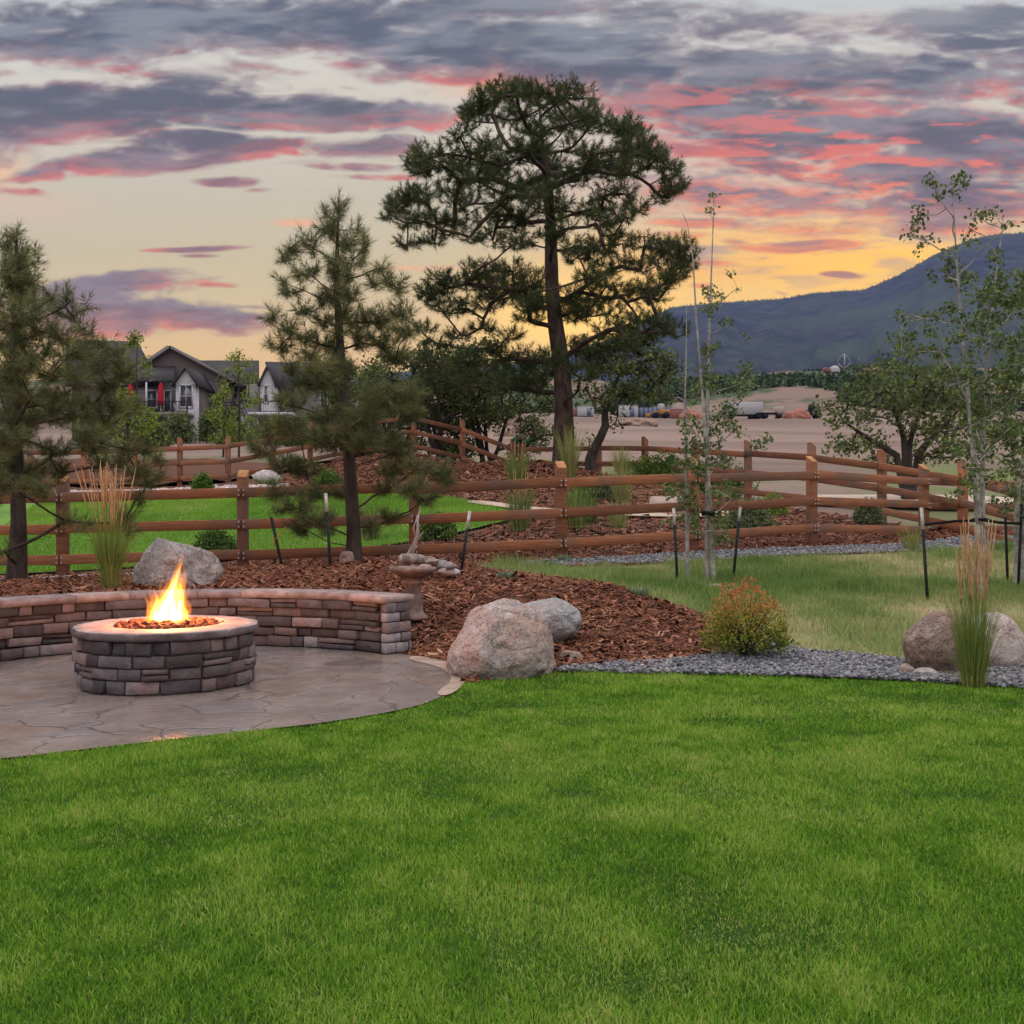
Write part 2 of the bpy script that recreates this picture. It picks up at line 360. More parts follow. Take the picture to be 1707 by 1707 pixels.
M['lawn_blade'] = pmat('lawn_blade', C(.9, .9, .9), C(1, 1, 1), 4, .8, 0, tint=[(0, C(.042, .118, .010)), (.35, C(.110, .252, .019)), (.65, C(.205, .368, .034)), (1, C(.40, .42, .12))], trans=.3, spec=.06)
M['wild_blade'] = pmat('wild_blade', C(.9, .9, .9), C(1, 1, 1), 4, .7, 0, tint=[(0, C(.11, .19, .045)), (.4, C(.21, .30, .085)), (.7, C(.34, .36, .14)), (1, C(.48, .36, .21))], trans=.3)
M['reed_blade'] = pmat('reed_blade', C(.9, .9, .9), C(1, 1, 1), 4, .6, 0, tint=[(0, C(.10, .16, .03)), (.5, C(.20, .27, .06)), (1, C(.38, .34, .14))], trans=.3)
M['reed_plume'] = pmat('reed_plume', C(.38, .22, .11), C(.54, .35, .19), 30, .9, .3, 60)
M['lawn'] = pmat('lawn', C(.03, .065, .010), C(.06, .11, .018), 1.2, .9, .5, 120, c3=C(.055, .075, .02), s3=2.5)
M['far_lawn'] = pmat('far_lawn', C(.075, .175, .022), C(.13, .25, .035), .9, .9, .4, 50, detail=6)
M['wild'] = pmat('wild', C(.15, .20, .065), C(.32, .26, .145), .9, .95, .5, 60, detail=7)
M['soil_mulch'] = pmat('soil_mulch', C(.045, .022, .014), C(.17, .075, .045), 26, .95, 1.0, 34, detail=8, lo=.3, hi=.7)
M['mulch_chip'] = pmat('mulch_chip', C(.8, .8, .8), C(1, 1, 1), 30, .9, 0, tint=[(0, C(.045, .018, .011)), (.45, C(.165, .062, .034)), (.8, C(.30, .13, .075)), (1, C(.48, .28, .17))])
M['gravel'] = pmat('gravel', C(.8, .8, .8), C(1, 1, 1), 30, .85, 0, tint=[(0, C(.05, .05, .055)), (.5, C(.16, .158, .165)), (.9, C(.33, .325, .33)), (1, C(.38, .32, .28))])
M['gravel_bed'] = pmat('gravel_bed', C(.055, .054, .057), C(.17, .168, .172), 30, .95, .8, 40)
M['pink_gravel'] = pmat('pink_gravel', C(.8, .8, .8), C(1, 1, 1), 30, .9, 0, tint=[(0, C(.18, .13, .12)), (.5, C(.42, .33, .31)), (1, C(.62, .52, .48))])
M['wood'] = pmat('wood', C(.20, .080, .040), C(.33, .140, .072), 5, .8, .35, 40, stretch=(.5, .5, 20), c3=C(.17, .10, .072), s3=1.6, detail=9, tint=[(0, C(.68, .68, .70)), (.5, C(1, 1, 1)), (1, C(1.3, 1.22, 1.15))], tmode='MULTIPLY')
M['wood_end'] = pmat('wood_end', C(.34, .15, .06), C(.46, .22, .10), 8, .7, .3, 40)
M['galv'] = pmat('galv', C(.45, .47, .5), C(.6, .62, .65), 20, .4, .05, 50)
M['wire'] = pmat('wire', C(.32, .31, .29), C(.45, .43, .4), 20, .6, 0)
STONE_T = [(0, C(.052, .048, .052)), (.3, C(.115, .100, .104)), (.6, C(.195, .162, .162)), (.85, C(.285, .25, .25)), (1, C(.36, .34, .35))]
M['stone'] = pmat('stone', C(.72, .70, .70), C(1.1, 1.08, 1.08), 9, .85, .9, 26, tint=STONE_T, tmode='MULTIPLY', detail=8, c3=C(1.0, .80, .72), s3=3)
M['mortar'] = pmat('mortar', C(.10, .085, .08), C(.17, .145, .135), 14, .95, .8, 50)
M['cap'] = pmat('cap', C(.22, .165, .15), C(.35, .28, .262), 7, .8, .5, 30, tint=[(0, C(.72, .72, .76)), (1, C(1.15, 1.06, 1.02))], tmode='MULTIPLY', detail=7)
M['lava'] = pmat('lava', C(.07, .026, .018), C(.24, .085, .05), 12, .95, .8, 40)
def granite(name, dark, mid, pale, rose, seed=0.0):
    m = bpy.data.materials.new(name); m.use_nodes = True; T = NT(m.node_tree); b = T.n['Principled BSDF']
    co = T.vec('ADD', T.new('ShaderNodeTexCoord').outputs['Object'], (seed, seed*2, 0))
    c = T.mix(T.smooth(T.noise(co, 2.6, 6, .6), .38, .64), mid, rose)
    c = T.mix(T.smooth(T.noise(co, 7, 8, .7), .5, .72), c, pale)
    c = T.mix(T.math('MULTIPLY', T.smooth(T.noise(co, 55, 4, .7), .50, .66), .75), c, dark)
    c = T.mix(T.math('MULTIPLY', T.smooth(T.noise(co, 80, 3, .7), .56, .70), .7), c, pale)
    cr = T.noise(T.vec('MULTIPLY', co, (1, 1, 1.6)), 3.2, 5, .6, .8)
    ck = T.smooth(T.math('ABSOLUTE', T.math('SUBTRACT', cr, .5)), .0, .018)
    c = T.mix(T.math('MULTIPLY_ADD', ck, .35, .65), dark, c)
    T.l.new(c, b.inputs['Base Color']); b.inputs['Roughness'].default_value = .9; b.inputs['Specular IOR Level'].default_value = .25
    h = T.math('ADD', T.math('MULTIPLY', T.noise(co, 45, 6, .75), .55), T.math('ADD', T.math('MULTIPLY', ck, .25), T.math('MULTIPLY', T.noise(co, 12, 6, .65), 1.1)))
    bn = T.new('ShaderNodeBump'); bn.inputs['Strength'].default_value = 1.0; bn.inputs['Distance'].default_value = .035
    T.l.new(h, bn.inputs['Height']); T.l.new(bn.outputs[0], b.inputs['Normal']); return m
M['granite'] = granite('granite', C(.11, .088, .08), C(.42, .34, .31), C(.62, .55, .52), C(.48, .31, .245))
M['granite_grey'] = granite('granite_grey', C(.10, .097, .097), C(.36, .345, .34), C(.56, .54, .53), C(.36, .31, .29), 3.1)
M['granite_brown'] = granite('granite_brown', C(.08, .056, .046), C(.30, .215, .175), C(.48, .39, .34), C(.33, .20, .15), 7.7)
M['rock_pale'] = pmat('rock_pale', C(.30, .25, .23), C(.48, .42, .40), 14, .9, .6, 30)
M['terracotta'] = pmat('terracotta', C(.13, .085, .068), C(.25, .17, .14), 9, .85, .5, 30, detail=7)
M['drift'] = pmat('drift', C(.16, .12, .10), C(.42, .36, .33), 12, .9, .6, 30, stretch=(1, 1, .4))
M['tpost'] = pmat('tpost', C(.012, .016, .018), C(.03, .035, .036), 20, .5, .1, 40)
M['white_paint'] = pmat('white_paint', C(.36, .34, .31), C(.58, .56, .52), 20, .6, .1, 40)
M['strap'] = flat('strap', C(.012, .012, .013), .7)
M['field'] = None

def patio_mat():
    m = bpy.data.materials.new('patio'); m.use_nodes = True; T = NT(m.node_tree); b = T.n['Principled BSDF']
    co = T.new('ShaderNodeTexCoord').outputs['Object']
    w = T.vec('ADD', co, T.vec('MULTIPLY', T.vec('SUBTRACT', T.noise(co, 2.2, 3, .5, out='Color'), (.5, .5, .5)), (.45, .45, 0)))
    vo = T.new('ShaderNodeTexVoronoi', feature='DISTANCE_TO_EDGE'); vo.inputs['Scale'].default_value = 2.0; T.l.new(w, vo.inputs['Vector'])
    vc = T.new('ShaderNodeTexVoronoi', feature='F1'); vc.inputs['Scale'].default_value = 2.0; T.l.new(w, vc.inputs['Vector'])
    edge = T.smooth(vo.outputs['Distance'], .002, .024)
    n = T.smooth(T.noise(co, 2.2, 6, .6), .3, .7)
    c = T.mix(n, C(.155, .122, .110), C(.265, .220, .205))
    hue = T.sep(vc.outputs['Color'])
    c = T.mix(T.math('MULTIPLY', hue[0], .55), c, C(.25, .165, .125))
    c = T.mix(T.math('MULTIPLY', hue[1], .45), c, C(.165, .150, .155))
    c = T.mix(edge, T.mix(.5, c, C(.06, .048, .042)), c)
    T.l.new(c, b.inputs['Base Color'])
    T.l.new(T.smooth(T.noise(co, 5, 5, .6), .3, .7, .09, .28), b.inputs['Roughness'])
    h = T.math('ADD', T.math('MULTIPLY', edge, .7), T.math('MULTIPLY', T.noise(T.vec('MULTIPLY', co, (1, 2, 1)), 14, 6, .6), .6))
    bn = T.new('ShaderNodeBump'); bn.inputs['Strength'].default_value = .42; bn.inputs['Distance'].default_value = .014
    T.l.new(h, bn.inputs['Height']); T.l.new(bn.outputs[0], b.inputs['Normal'])
    b.inputs['Specular IOR Level'].default_value = .5
    return m
M['patio'] = patio_mat()

def field_mat():
    m = bpy.data.materials.new('field'); m.use_nodes = True; T = NT(m.node_tree); b = T.n['Principled BSDF']
    co = T.new('ShaderNodeTexCoord').outputs['Object']
    st = T.vec('MULTIPLY', co, (.25, 1, 1))
    n1 = T.smooth(T.noise(T.vec('MULTIPLY', co, (.16, 1, 1)), .045, 7, .62), .36, .62)
    n2 = T.smooth(T.noise(st, .35, 7, .65), .3, .7)
    c = T.mix(n1, C(.145, .098, .080), C(.262, .182, .148)); c = T.mix(T.math('MULTIPLY', n2, .6), c, C(.19, .145, .11))
    y = T.sep(co)[1]
    gr = T.math('MULTIPLY', T.smooth(T.noise(co, .12, 6, .6), .45, .62), T.smooth(y, 62, 40))
    c = T.mix(gr, c, C(.13, .16, .055))
    far = T.smooth(y, 230, 300)
    sc = T.smooth(T.noise(T.vec('MULTIPLY', co, (1, .6, 1)), .042, 8, .66), .44, .54)
    c = T.mix(far, c, T.mix(sc, C(.20, .135, .10), C(.052, .075, .034)))
    T.l.new(c, b.inputs['Base Color']); b.inputs['Roughness'].default_value = .95; b.inputs['Specular IOR Level'].default_value = .1
    bn = T.new('ShaderNodeBump'); bn.inputs['Strength'].default_value = .5; bn.inputs['Distance'].default_value = .3
    T.l.new(T.noise(co, 1.5, 6, .65), bn.inputs['Height']); T.l.new(bn.outputs[0], b.inputs['Normal'])
    return m
M['field'] = field_mat()
M['mountain'] = pmat('mountain', C(.019, .027, .022), C(.052, .052, .044), .022, 1, 0, detail=9, c3=C(.05, .065, .035), s3=.0016, spec=0)

# ------------------------------------------------------------------ terrain height
PIT = A(-2.61, 7.76)
_cp = [(x, y, 0) for x in (-9, -5, -1.5, 2, 5.5, 9) for y in (-3, 1, 4, 6.4)]
_cp += [(-.1, 7.8, 0), (1, 8.35, 0), (2.2, 8.2, 0), (3.8, 7.8, 0), (6, 7.8, .02), (9, 8, .03), (2.4, 9.3, .06), (1.2, 8.95, .08), (.2, 8.85, .12),
        (-.45, 9.25, .10), (-.8, 9.65, .07), (-.95, 10.0, .25), (.3, 10.5, .40), (0, 11.5, .52), (1.0, 11.3, .48), (1.9, 10.4, .25), (2.35, 9.9, .12), (-.6, 10.3, .33), (-5, 33.6, 3.1), (-6.5, 33, 2.7),
        (-2, 12, .6), (-4, 11.5, .52), (-6, 11, .45), (-1.9, 13, .66), (-5.8, 12.3, .46), (-9, 11, .4), (-9, 9.3, .2),
        (-6.1, 14, .34), (-3.78, 14.4, .5), (-1.41, 14.7, .57), (.716, 15, .64), (2.83, 16, .69), (5, 17.1, .73), (7.24, 18, .77), (9.6, 19, .8), (12, 20, .85), (-9, 13.8, .25),
        (3.5, 10, .12), (5.5, 10, .15), (4.5, 12, .28), (2.6, 13.2, .38), (6, 14, .45), (8, 12, .3), (.6, 13.2, .5), (10, 15, .5),
        (8.14, 18.6, .9), (7.05, 19.5, 1.05), (5.3, 23, 1.49), (3.6, 28, 1.97), (2.5, 29.5, 2.15), (.3, 31, 2.3), (-1.55, 32, 2.8), (-3.2, 33, 3.2), (-8.3, 30, 2.14), (-11, 30, 2.0),
        (1.47, 29, 2.6), (-.5, 29, 2.62), (-7.8, 24, 1.6), (-6, 19, 1.0), (-2, 22, 1.6), (0, 18, 1.15), (-3, 18, 1.05), (1.7, 20, 1.36), (1.5, 17, .95), (4, 20, 1.2), (-10, 20, 1.0), (-5, 27, 2.1),
        (10, 26, 1.6), (14, 24, 1.3), (-14, 26, 1.7), (-14, 16, .6), (8, 34, 2.3), (0, 37, 2.6), (-8, 37, 2.8), (15, 35, 2.2), (-16, 36, 2.6)]
for th in range(80, 186, 13): _cp.append((PIT[0]+2.5*math.cos(R(th)), PIT[1]+2.5*math.sin(R(th)), .44))
_cp = np.array(_cp)
def _tps(r2): return .5*r2*np.log(np.maximum(r2, 1e-12))
def _fit():
    n = len(_cp); D = ((_cp[:, None, :2]-_cp[None, :, :2])**2).sum(-1)
    K = _tps(D)+np.eye(n)*.02; Pm = np.c_[np.ones(n), _cp[:, :2]]
    Am = np.block([[K, Pm], [Pm.T, np.zeros((3, 3))]])
    return np.linalg.solve(Am, np.r_[_cp[:, 2], 0, 0, 0])
_w = _fit()
_FY = A(0, 30, 40, 60, 100, 200, 300, 420, 560, 760, 1100); _FZ = A(2, 2.1, 2.7, 4.6, 8.6, 19.5, 31, 49, 66, 86, 110)
def raw_tz(X, Y):
    X = np.asarray(X, float); Y = np.asarray(Y, float); sh = X.shape; x = X.ravel(); y = Y.ravel()
    xc = np.clip(x, -16, 15); yc = np.clip(y, -3, 38)
    z = _w[-3]+_w[-2]*xc+_w[-1]*yc
    for i in range(0, len(_cp), 16):
        c = _cp[i:i+16]; z = z+(_tps((xc[:, None]-c[:, 0])**2+(yc[:, None]-c[:, 1])**2)*_w[i:i+len(c)]).sum(1)
    fl = np.clip((y-7.0)/1.2, 0, 1); z = z*fl
    rp = np.hypot(x-PIT[0], y-PIT[1]); q = np.clip((rp-2.25)/.55, 0, 1); z = np.where((x > -1.15) & (y < 9.9), z*q*q*(3-2*q), z)
    far = np.interp(y, _FY, _FZ)+fbm2(x, y, .02, 4, 3)*np.clip((y-40)/60, 0, 1)*.9+fbm2(x, y, .006, 3, 8)*np.clip((y-230)/200, 0, 1)*16
    far = far+np.clip((y-250)/150, 0, 1)*np.exp(-((x-.33*y)/(.16*y+1))**2)*16
    k = np.clip((y-33)/9, 0, 1); k = k*k*(3-2*k)
    return (z*(1-k)+far*k).reshape(sh)
def tz(X, Y): return raw_tz(X, Y)
def tz1(x, y): return float(tz(np.array([x]), np.array([y]))[0])
def G1(px, d): """ground point under a picture column at a distance"""; x = (px-CX)/FP*d; return A(x, d, tz1(x, d))
def gp(px, py, z=0.0):
    d = (CAMZ-z)*FP/(py-CY); return ((px-CX)/FP*d, d)

def inside(poly, X, Y):
    poly = np.asarray(poly, float); r = np.zeros(X.shape, bool); n = len(poly)
    for i in range(n):
        x1, y1 = poly[i]; x2, y2 = poly[(i+1) % n]
        if y1 == y2: continue
        c = ((y1 > Y) != (y2 > Y)) & (X < (x2-x1)*(Y-y1)/(y2-y1)+x1); r ^= c
    return r
def nearest_on(poly, X, Y):
    poly = np.asarray(poly, float); best = np.full(X.shape, 1e18); bxx = X.copy(); byy = Y.copy(); n = len(poly)
    for i in range(n):
        a = poly[i]; d = poly[(i+1) % n]-a; L = (d**2).sum()
        if L < 1e-12: continue
        t = np.clip(((X-a[0])*d[0]+(Y-a[1])*d[1])/L, 0, 1); qx = a[0]+t*d[0]; qy = a[1]+t*d[1]
        e = (X-qx)**2+(Y-qy)**2; k = e < best
        best = np.where(k, e, best); bxx = np.where(k, qx, bxx); byy = np.where(k, qy, byy)
    return bxx, byy, np.sqrt(best)
def smooth_poly(poly, it=2):
    p = np.asarray(poly, float)
    for _ in range(it): q = np.roll(p, -1, 0); p = np.stack([.75*p+.25*q, .25*p+.75*q], 1).reshape(-1, 2)
    return p
def sheet(name, poly, mat, lift, res, z=None, rough=0.0):
    poly = np.asarray(poly, float); lo = poly.min(0)-res; hi = poly.max(0)+res
    nx = int((hi[0]-lo[0])/res)+2; ny = int((hi[1]-lo[1])/res)+2
    X, Y = np.meshgrid(lo[0]+np.arange(nx)*res, lo[1]+np.arange(ny)*res)
    ins = inside(poly, X, Y); cell = ins[:-1, :-1] | ins[1:, :-1] | ins[:-1, 1:] | ins[1:, 1:]
    nx_, ny_, _ = nearest_on(poly, X, Y)
    X = np.where(ins, X, nx_); Y = np.where(ins, Y, ny_)
    Z = (tz(X, Y) if z is None else np.full(X.shape, z))+lift
    if rough: Z = Z+rough*fbm2(X, Y, 2.2, 3, 5)
    idx = np.arange(X.size).reshape(X.shape)
    F = np.stack([idx[:-1, :-1], idx[:-1, 1:], idx[1:, 1:], idx[1:, :-1]], -1)[cell]
    use = np.unique(F); mp = np.full(X.size, -1); mp[use] = np.arange(len(use))
    V = np.stack([X.ravel(), Y.ravel(), Z.ravel()], -1)[use]
    return setting(MB().add(V, mp[F]).build(name, mat, smooth=True))

# ------------------------------------------------------------------ ground sheets
def build_ground():
    ys = np.concatenate([np.linspace(-12, 0, 14), np.linspace(.4, 40, 190), 40*1.022**np.arange(1, 152)])
    t = np.linspace(-1, 1, 231)
    Y, Tt = np.meshgrid(ys, t, indexing='ij'); X = Tt*(14+.95*np.maximum(Y, 0))
    Z = tz(X, Y)-.07*np.clip((42-Y)/6, 0, 1)
    r = np.hypot(X-PIT[0], Y-PIT[1]); Z = np.where((r < 2.2) | ((Y < 9) & (X < -2)), np.minimum(Z, -.07), Z)
    i = np.arange(X.size).reshape(X.shape)
    F = np.stack([i[:-1, :-1], i[:-1, 1:], i[1:, 1:], i[1:, :-1]], -1).reshape(-1, 4)
    setting(MB().add(np.stack([X, Y, Z], -1), F).build('ground', M['field'], smooth=True))
build_ground()
pa = [(PIT[0]+2.2*math.cos(R(a)), PIT[1]+2.2*math.sin(R(a))) for a in range(175, 45, -8)]
PATIO = pa + [gp(705, 1098), gp(745, 1106), gp(768, 1120), gp(776, 1142), gp(740, 1164), gp(690, 1184), gp(560, 1207), gp(430, 1222), gp(300, 1236), gp(150, 1253), gp(0, 1271),
              (-3.9, 4.75), (-6, 3.9), (-9, 3.2), (-9, 8.1), (-4.85, 8.1)]
LAWN = [(-9, .3), (9, .3), (9, 7.5), gp(1850, 1158), gp(1707, 1146), gp(1600, 1138), gp(1500, 1131), gp(1400, 1127), gp(1300, 1124), gp(1200, 1120), gp(1100, 1119), gp(1000, 1120), gp(920, 1124), gp(850, 1128), gp(790, 1136), (-.75, 7.05), (-1.3, 6.45), (-2.7, 5.65), (-5, 4.6), (-9, 3.5)]
MULCH = [gp(700, 1112), gp(725, 1128), gp(762, 1146), gp(860, 1128), gp(960, 1122), gp(1080, 1118), gp(1180, 1108), (2.05, 9.1), (2.4, 9.45), (2.2, 9.85), (1.95, 10.4), (1.35, 11.0), (.85, 11.6), (.3, 12.2), (-.35, 12.9), (-.5, 13.6), (1.5, 14.3), (3.5, 15.6), (6, 16.7), (9, 18), (12, 19.4),
         (12, 21), (7.5, 19), (5, 18.3), (2.5, 17), (0, 15.8), (-4, 15.2), (-9, 15), (-12, 14), (-12, 9), (-4.9, 8.3)] + [(PIT[0]+2.22*math.cos(R(a)), PIT[1]+2.22*math.sin(R(a))) for a in range(165, 40, -8)] + [gp(670, 1102), gp(690, 1108)]
STRIP = [(.2, 13.9), (1.0, 14.2), (2.2, 14.75), (3.6, 15.45), (5, 16.1), (7, 16.95), (9.5, 18), (12, 19.2), (12, 20), (9, 18.7), (6.5, 17.55), (5, 16.85), (3.5, 16.15), (2, 15.3), (.9, 14.7), (0, 14.35)]
GRAVEL = [gp(900, 1128), gp(1000, 1124), gp(1150, 1124), gp(1300, 1129), gp(1500, 1137), gp(1707, 1151), gp(1900, 1166), gp(1900, 1130), gp(1707, 1118), gp(1600, 1113), gp(1500, 1109), gp(1420, 1100), gp(1350, 1089, .05), gp(1300, 1078, .06), gp(1240, 1080, .07), gp(1200, 1092, .06), gp(1100, 1102, .05), gp(1000, 1107, .04)]
def build_sheets():
    sheet('lawn', LAWN, M['lawn'], .004, .16)
    sheet('patio', smooth_poly(PATIO, 1), M['patio'], .018, .09, z=0.0)
    sheet('patio_border', smooth_poly([gp(690, 1096), gp(742, 1104), gp(770, 1119), gp(779, 1142), gp(748, 1166), gp(722, 1162), gp(754, 1141), gp(748, 1126), gp(724, 1113), gp(676, 1103)], 2), pmat('border_stone', C(.27, .185, .135), C(.38, .28, .215), 5, .55, .4, 30), .023, .04, z=0.0)
    sheet('wild_grass_ground', [(.3, 8.5), (12, 7.2), (16, 12), (16, 21), (12, 20.3), (5, 17.2), (0, 14.9), (-1.6, 13.6)], M['wild'], .0, .14)
    sheet('mulch_bed', smooth_poly(MULCH, 2), M['soil_mulch'], .006, .07, rough=.008)
    sheet('gravel_strip', smooth_poly(STRIP, 2), M['gravel_bed'], .022, .09)
    sheet('gravel_border', smooth_poly(GRAVEL, 2), M['gravel_bed'], .022, .07)
    # the neighbouring yard beyond the fence
    sheet('yard_mulch', [(-4.2, 15.1), (0, 15.7), (3, 16.9), (6, 18.4), (7.6, 19.4), (6, 22), (4.6, 25.4), (3.3, 29), (.3, 31.6), (-3.2, 33), (-6.5, 32.6), (-8.6, 30.2), (-14, 30.2), (-14, 14.6)], M['soil_mulch'], .006, .22, rough=.05)
    sheet('yard_lawn', smooth_poly([(-13, 14.9), (-4, 15.4), (-1.6, 16.2), (.15, 17.9), (0, 18.8), (-1.3, 21.6), (-3.4, 23), (-6, 23.6), (-13, 24)], 2), M['far_lawn'], .05, .2)
    sheet('garden_path', smooth_poly([(-1, 20.2), (.3, 18.7), (1.5, 18.5), (3, 19), (5.5, 20.6), (5.1, 21.1), (3, 19.5), (1.4, 19.1), (.4, 19.2), (-.7, 20.6)], 1), pmat('path_concrete', C(.40, .30, .22), C(.52, .40, .30), 4, .8, .3, 40), .075, .15)
    sheet('pebble_bed', smooth_poly([(-8.5, 12.6), (-5.4, 12.7), (-4.5, 13.3), (-4.6, 14.3), (-8.5, 14.6)], 2), M['gravel_bed'], .03, .1)
    sheet('gravel_road', smooth_poly([(5.4, 24.7), (9, 23.4), (13, 24.5), (13, 27), (8.5, 26.6), (6, 26.4)], 2), pmat('road_pale', C(.48, .37, .28), C(.66, .53, .42), 3, .9, .4, 20), .10, .3)
    sheet('far_mulch', [(-30, 30.2), (-9.5, 30.4), (-6, 33.0), (-3.5, 33.2), (-3, 36), (-6, 42), (-14, 50), (-32, 50)], M['soil_mulch'], .10, .5, rough=.08)
    sheet('pale_gravel_bed', smooth_poly([(-13, 23.5), (-8, 23.6), (-6.2, 24), (-5.4, 26), (-8, 27), (-13, 27)], 2), pmat('pale_bed', C(.30, .23, .22), C(.55, .46, .43), 9, .95, .8, 40), .05, .2)
build_sheets()

def build_mountain():
    prof = A(-1500, 800, -900, 780, -200, 700, 300, 668, 450, 650, 560, 632, 640, 622, 700, 616, 760, 618, 830, 606, 900, 598, 1000, 574, 1060, 545, 1090, 524, 1120, 511, 1200, 503, 1300, 497, 1370, 486, 1440, 482, 1500, 456, 1560, 421, 1620, 396, 1660, 389, 1707, 386, 1800, 391, 1900, 420, 2100, 400, 2400, 450, 2900, 500, 3600, 560).reshape(-1, 2)
    px = np.linspace(-1500, 3600, 700); s = np.linspace(0, 1, 90)
    d1 = 3000.; ridge = CAMZ+(CY-np.interp(px, prof[:, 0], prof[:, 1]))/FP*d1
    d0 = 1050.; base = CAMZ+(CY-672)/FP*d0
    Sg, PX = np.meshgrid(s, px, indexing='ij'); Dd = d0+(d1-d0)*Sg/.92*1.0
    X = (PX-CX)/FP*Dd; Y = Dd
    rid = np.interp(PX.ravel(), px, ridge).reshape(PX.shape)
    sp = fbm2(PX.ravel(), Sg.ravel()*60, .010, 5, 31).reshape(PX.shape)
    gull = 1-np.abs(fbm2(PX.ravel(), Sg.ravel()*150, .016, 5, 77)).reshape(PX.shape)
    prof_s = np.clip(Sg/.92, 0, 1)**1.35
    Z = base+(rid-base)*prof_s
    env = np.clip(Sg/.3, 0, 1)*np.clip((.90-Sg)/.40, 0, 1)
    Z = Z+env*(sp*30+(gull-.6)*34)
    Z = np.where(Sg > .92, rid-(Sg-.92)*2600, Z)+fbm2(PX.ravel(), Sg.ravel()*200, .12, 3, 5).reshape(PX.shape)*4*np.clip(Sg/.3, 0, 1)*np.clip((1-Sg)/.2, 0, 1)
    i = np.arange(X.size).reshape(X.shape)
    F = np.stack([i[:-1, :-1], i[:-1, 1:], i[1:, 1:], i[1:, :-1]], -1).reshape(-1, 4)
    setting(MB().add(np.stack([X, Y, Z], -1), F).build('mountain', M['mountain'], smooth=True))
    # conifers fringing the ridge: an uncountable wood
    mb = MB(); n = 4200
    q = rng.uniform(700, 2100, n); jd = rng.uniform(-60, 10, n); sg = .92+jd/(d1-d0)*.92
    rz = np.interp(q, px, ridge); k = np.argmin(np.abs(s-.92))
    x = (q-CX)/FP*(d1+jd)*(d0+(d1-d0)*.92)/d1; y = d0+(d1-d0)*.92+jd
    from_idx = np.clip(np.searchsorted(px, q), 0, len(px)-1)
    ii = np.clip((sg*89).astype(int), 0, 89); zz = np.minimum(Z[ii, from_idx], Z[np.clip(ii+1, 0, 89), from_idx])
    h = rng.uniform(4, 9, n)
    V0 = np.array([[-.35, 0, 0], [.35, 0, 0], [0, -.35, 0], [0, .35, 0], [0, 0, 1]]); F0 = np.array([[0, 2, 4], [2, 1, 4], [1, 3, 4], [3, 0, 4]])
    X2 = X[ii, from_idx]; Y2 = Y[ii, from_idx]
    scatter_shapes(mb, V0, F0, np.stack([X2+rng.uniform(-8, 8, n), Y2, zz-2], -1), np.stack([h*.5, h*.5, h], -1), np.c_[rng.uniform(0, 6, n), np.zeros(n)], rng.uniform(0, 1, n))
    setting(mb.build('ridge_forest', M['scrub_leaf']), 'stuff')
build_mountain()

# ------------------------------------------------------------------ leaves, needles, branches
def needles(mb, tip, dirs, ell, k, L, w, rg, tl=0.0, spread=(78, 22)):
    n = len(tip); dirs = nrm(dirs); ell = np.broadcast_to(ell, (n,))
    t = rg.uniform(0, 1, (n, k)); base = tip[:, None]-dirs[:, None]*(ell[:, None]*(1-t))[..., None]
    th = np.radians(spread[0]+(spread[1]-spread[0])*t+rg.normal(0, 12, (n, k)))
    rv = nrm(rg.normal(size=(n, k, 3))); pr = nrm(rv-(rv*dirs[:, None]).sum(-1, keepdims=True)*dirs[:, None])
    nd = dirs[:, None]*np.cos(th)[..., None]+pr*np.sin(th)[..., None]
    wv = nrm(np.cross(nd, rg.normal(size=(n, k, 3))))*w*.5
    Ln = L*rg.uniform(.7, 1.15, (n, k))[..., None]
    tipv = base+nd*Ln; tipv[..., 2] -= Ln[..., 0]*.10
    V = np.stack([base-wv, base+wv, tipv], 2).reshape(-1, 3)
    tn = np.repeat(np.clip(rg.normal(.45, .26, (n, 1))+rg.normal(0, .12, (n, k))+tl, 0, 1).ravel(), 3)
    mb.add(V, np.arange(n*k*3).reshape(-1, 3), tn)
def leaves(mb, cen, rad, k, size, rg, tmean=.5, flatz=.7, tsd=.22):
    n = len(cen); rad = np.broadcast_to(rad, (n,))
    off = rg.normal(size=(n, k, 3)); off = nrm(off)*(rg.uniform(0, 1, (n, k, 1))**.5)*rad[:, None, None]*A(1, 1, flatz)
    c = (cen[:, None]+off).reshape(-1, 3); m = len(c)
    u = nrm(rg.normal(size=(m, 3))+A(0, 0, -.3)); v = nrm(np.cross(u, rg.normal(size=(m, 3)))); s = size*rg.uniform(.6, 1.25, (m, 1))
    nn = np.cross(u, v)
    V = np.stack([c, c+u*s*.55+v*s*.42+nn*s*.08, c+u*s*1.1, c+u*s*.55-v*s*.42+nn*s*.08], 1).reshape(-1, 3)
    tt = np.clip(np.repeat(np.broadcast_to(np.asarray(tmean, float), (n,)), k)+rg.normal(0, tsd, m), 0, 1)
    mb.add(V, np.arange(m*4).reshape(-1, 4), np.repeat(tt, 4))

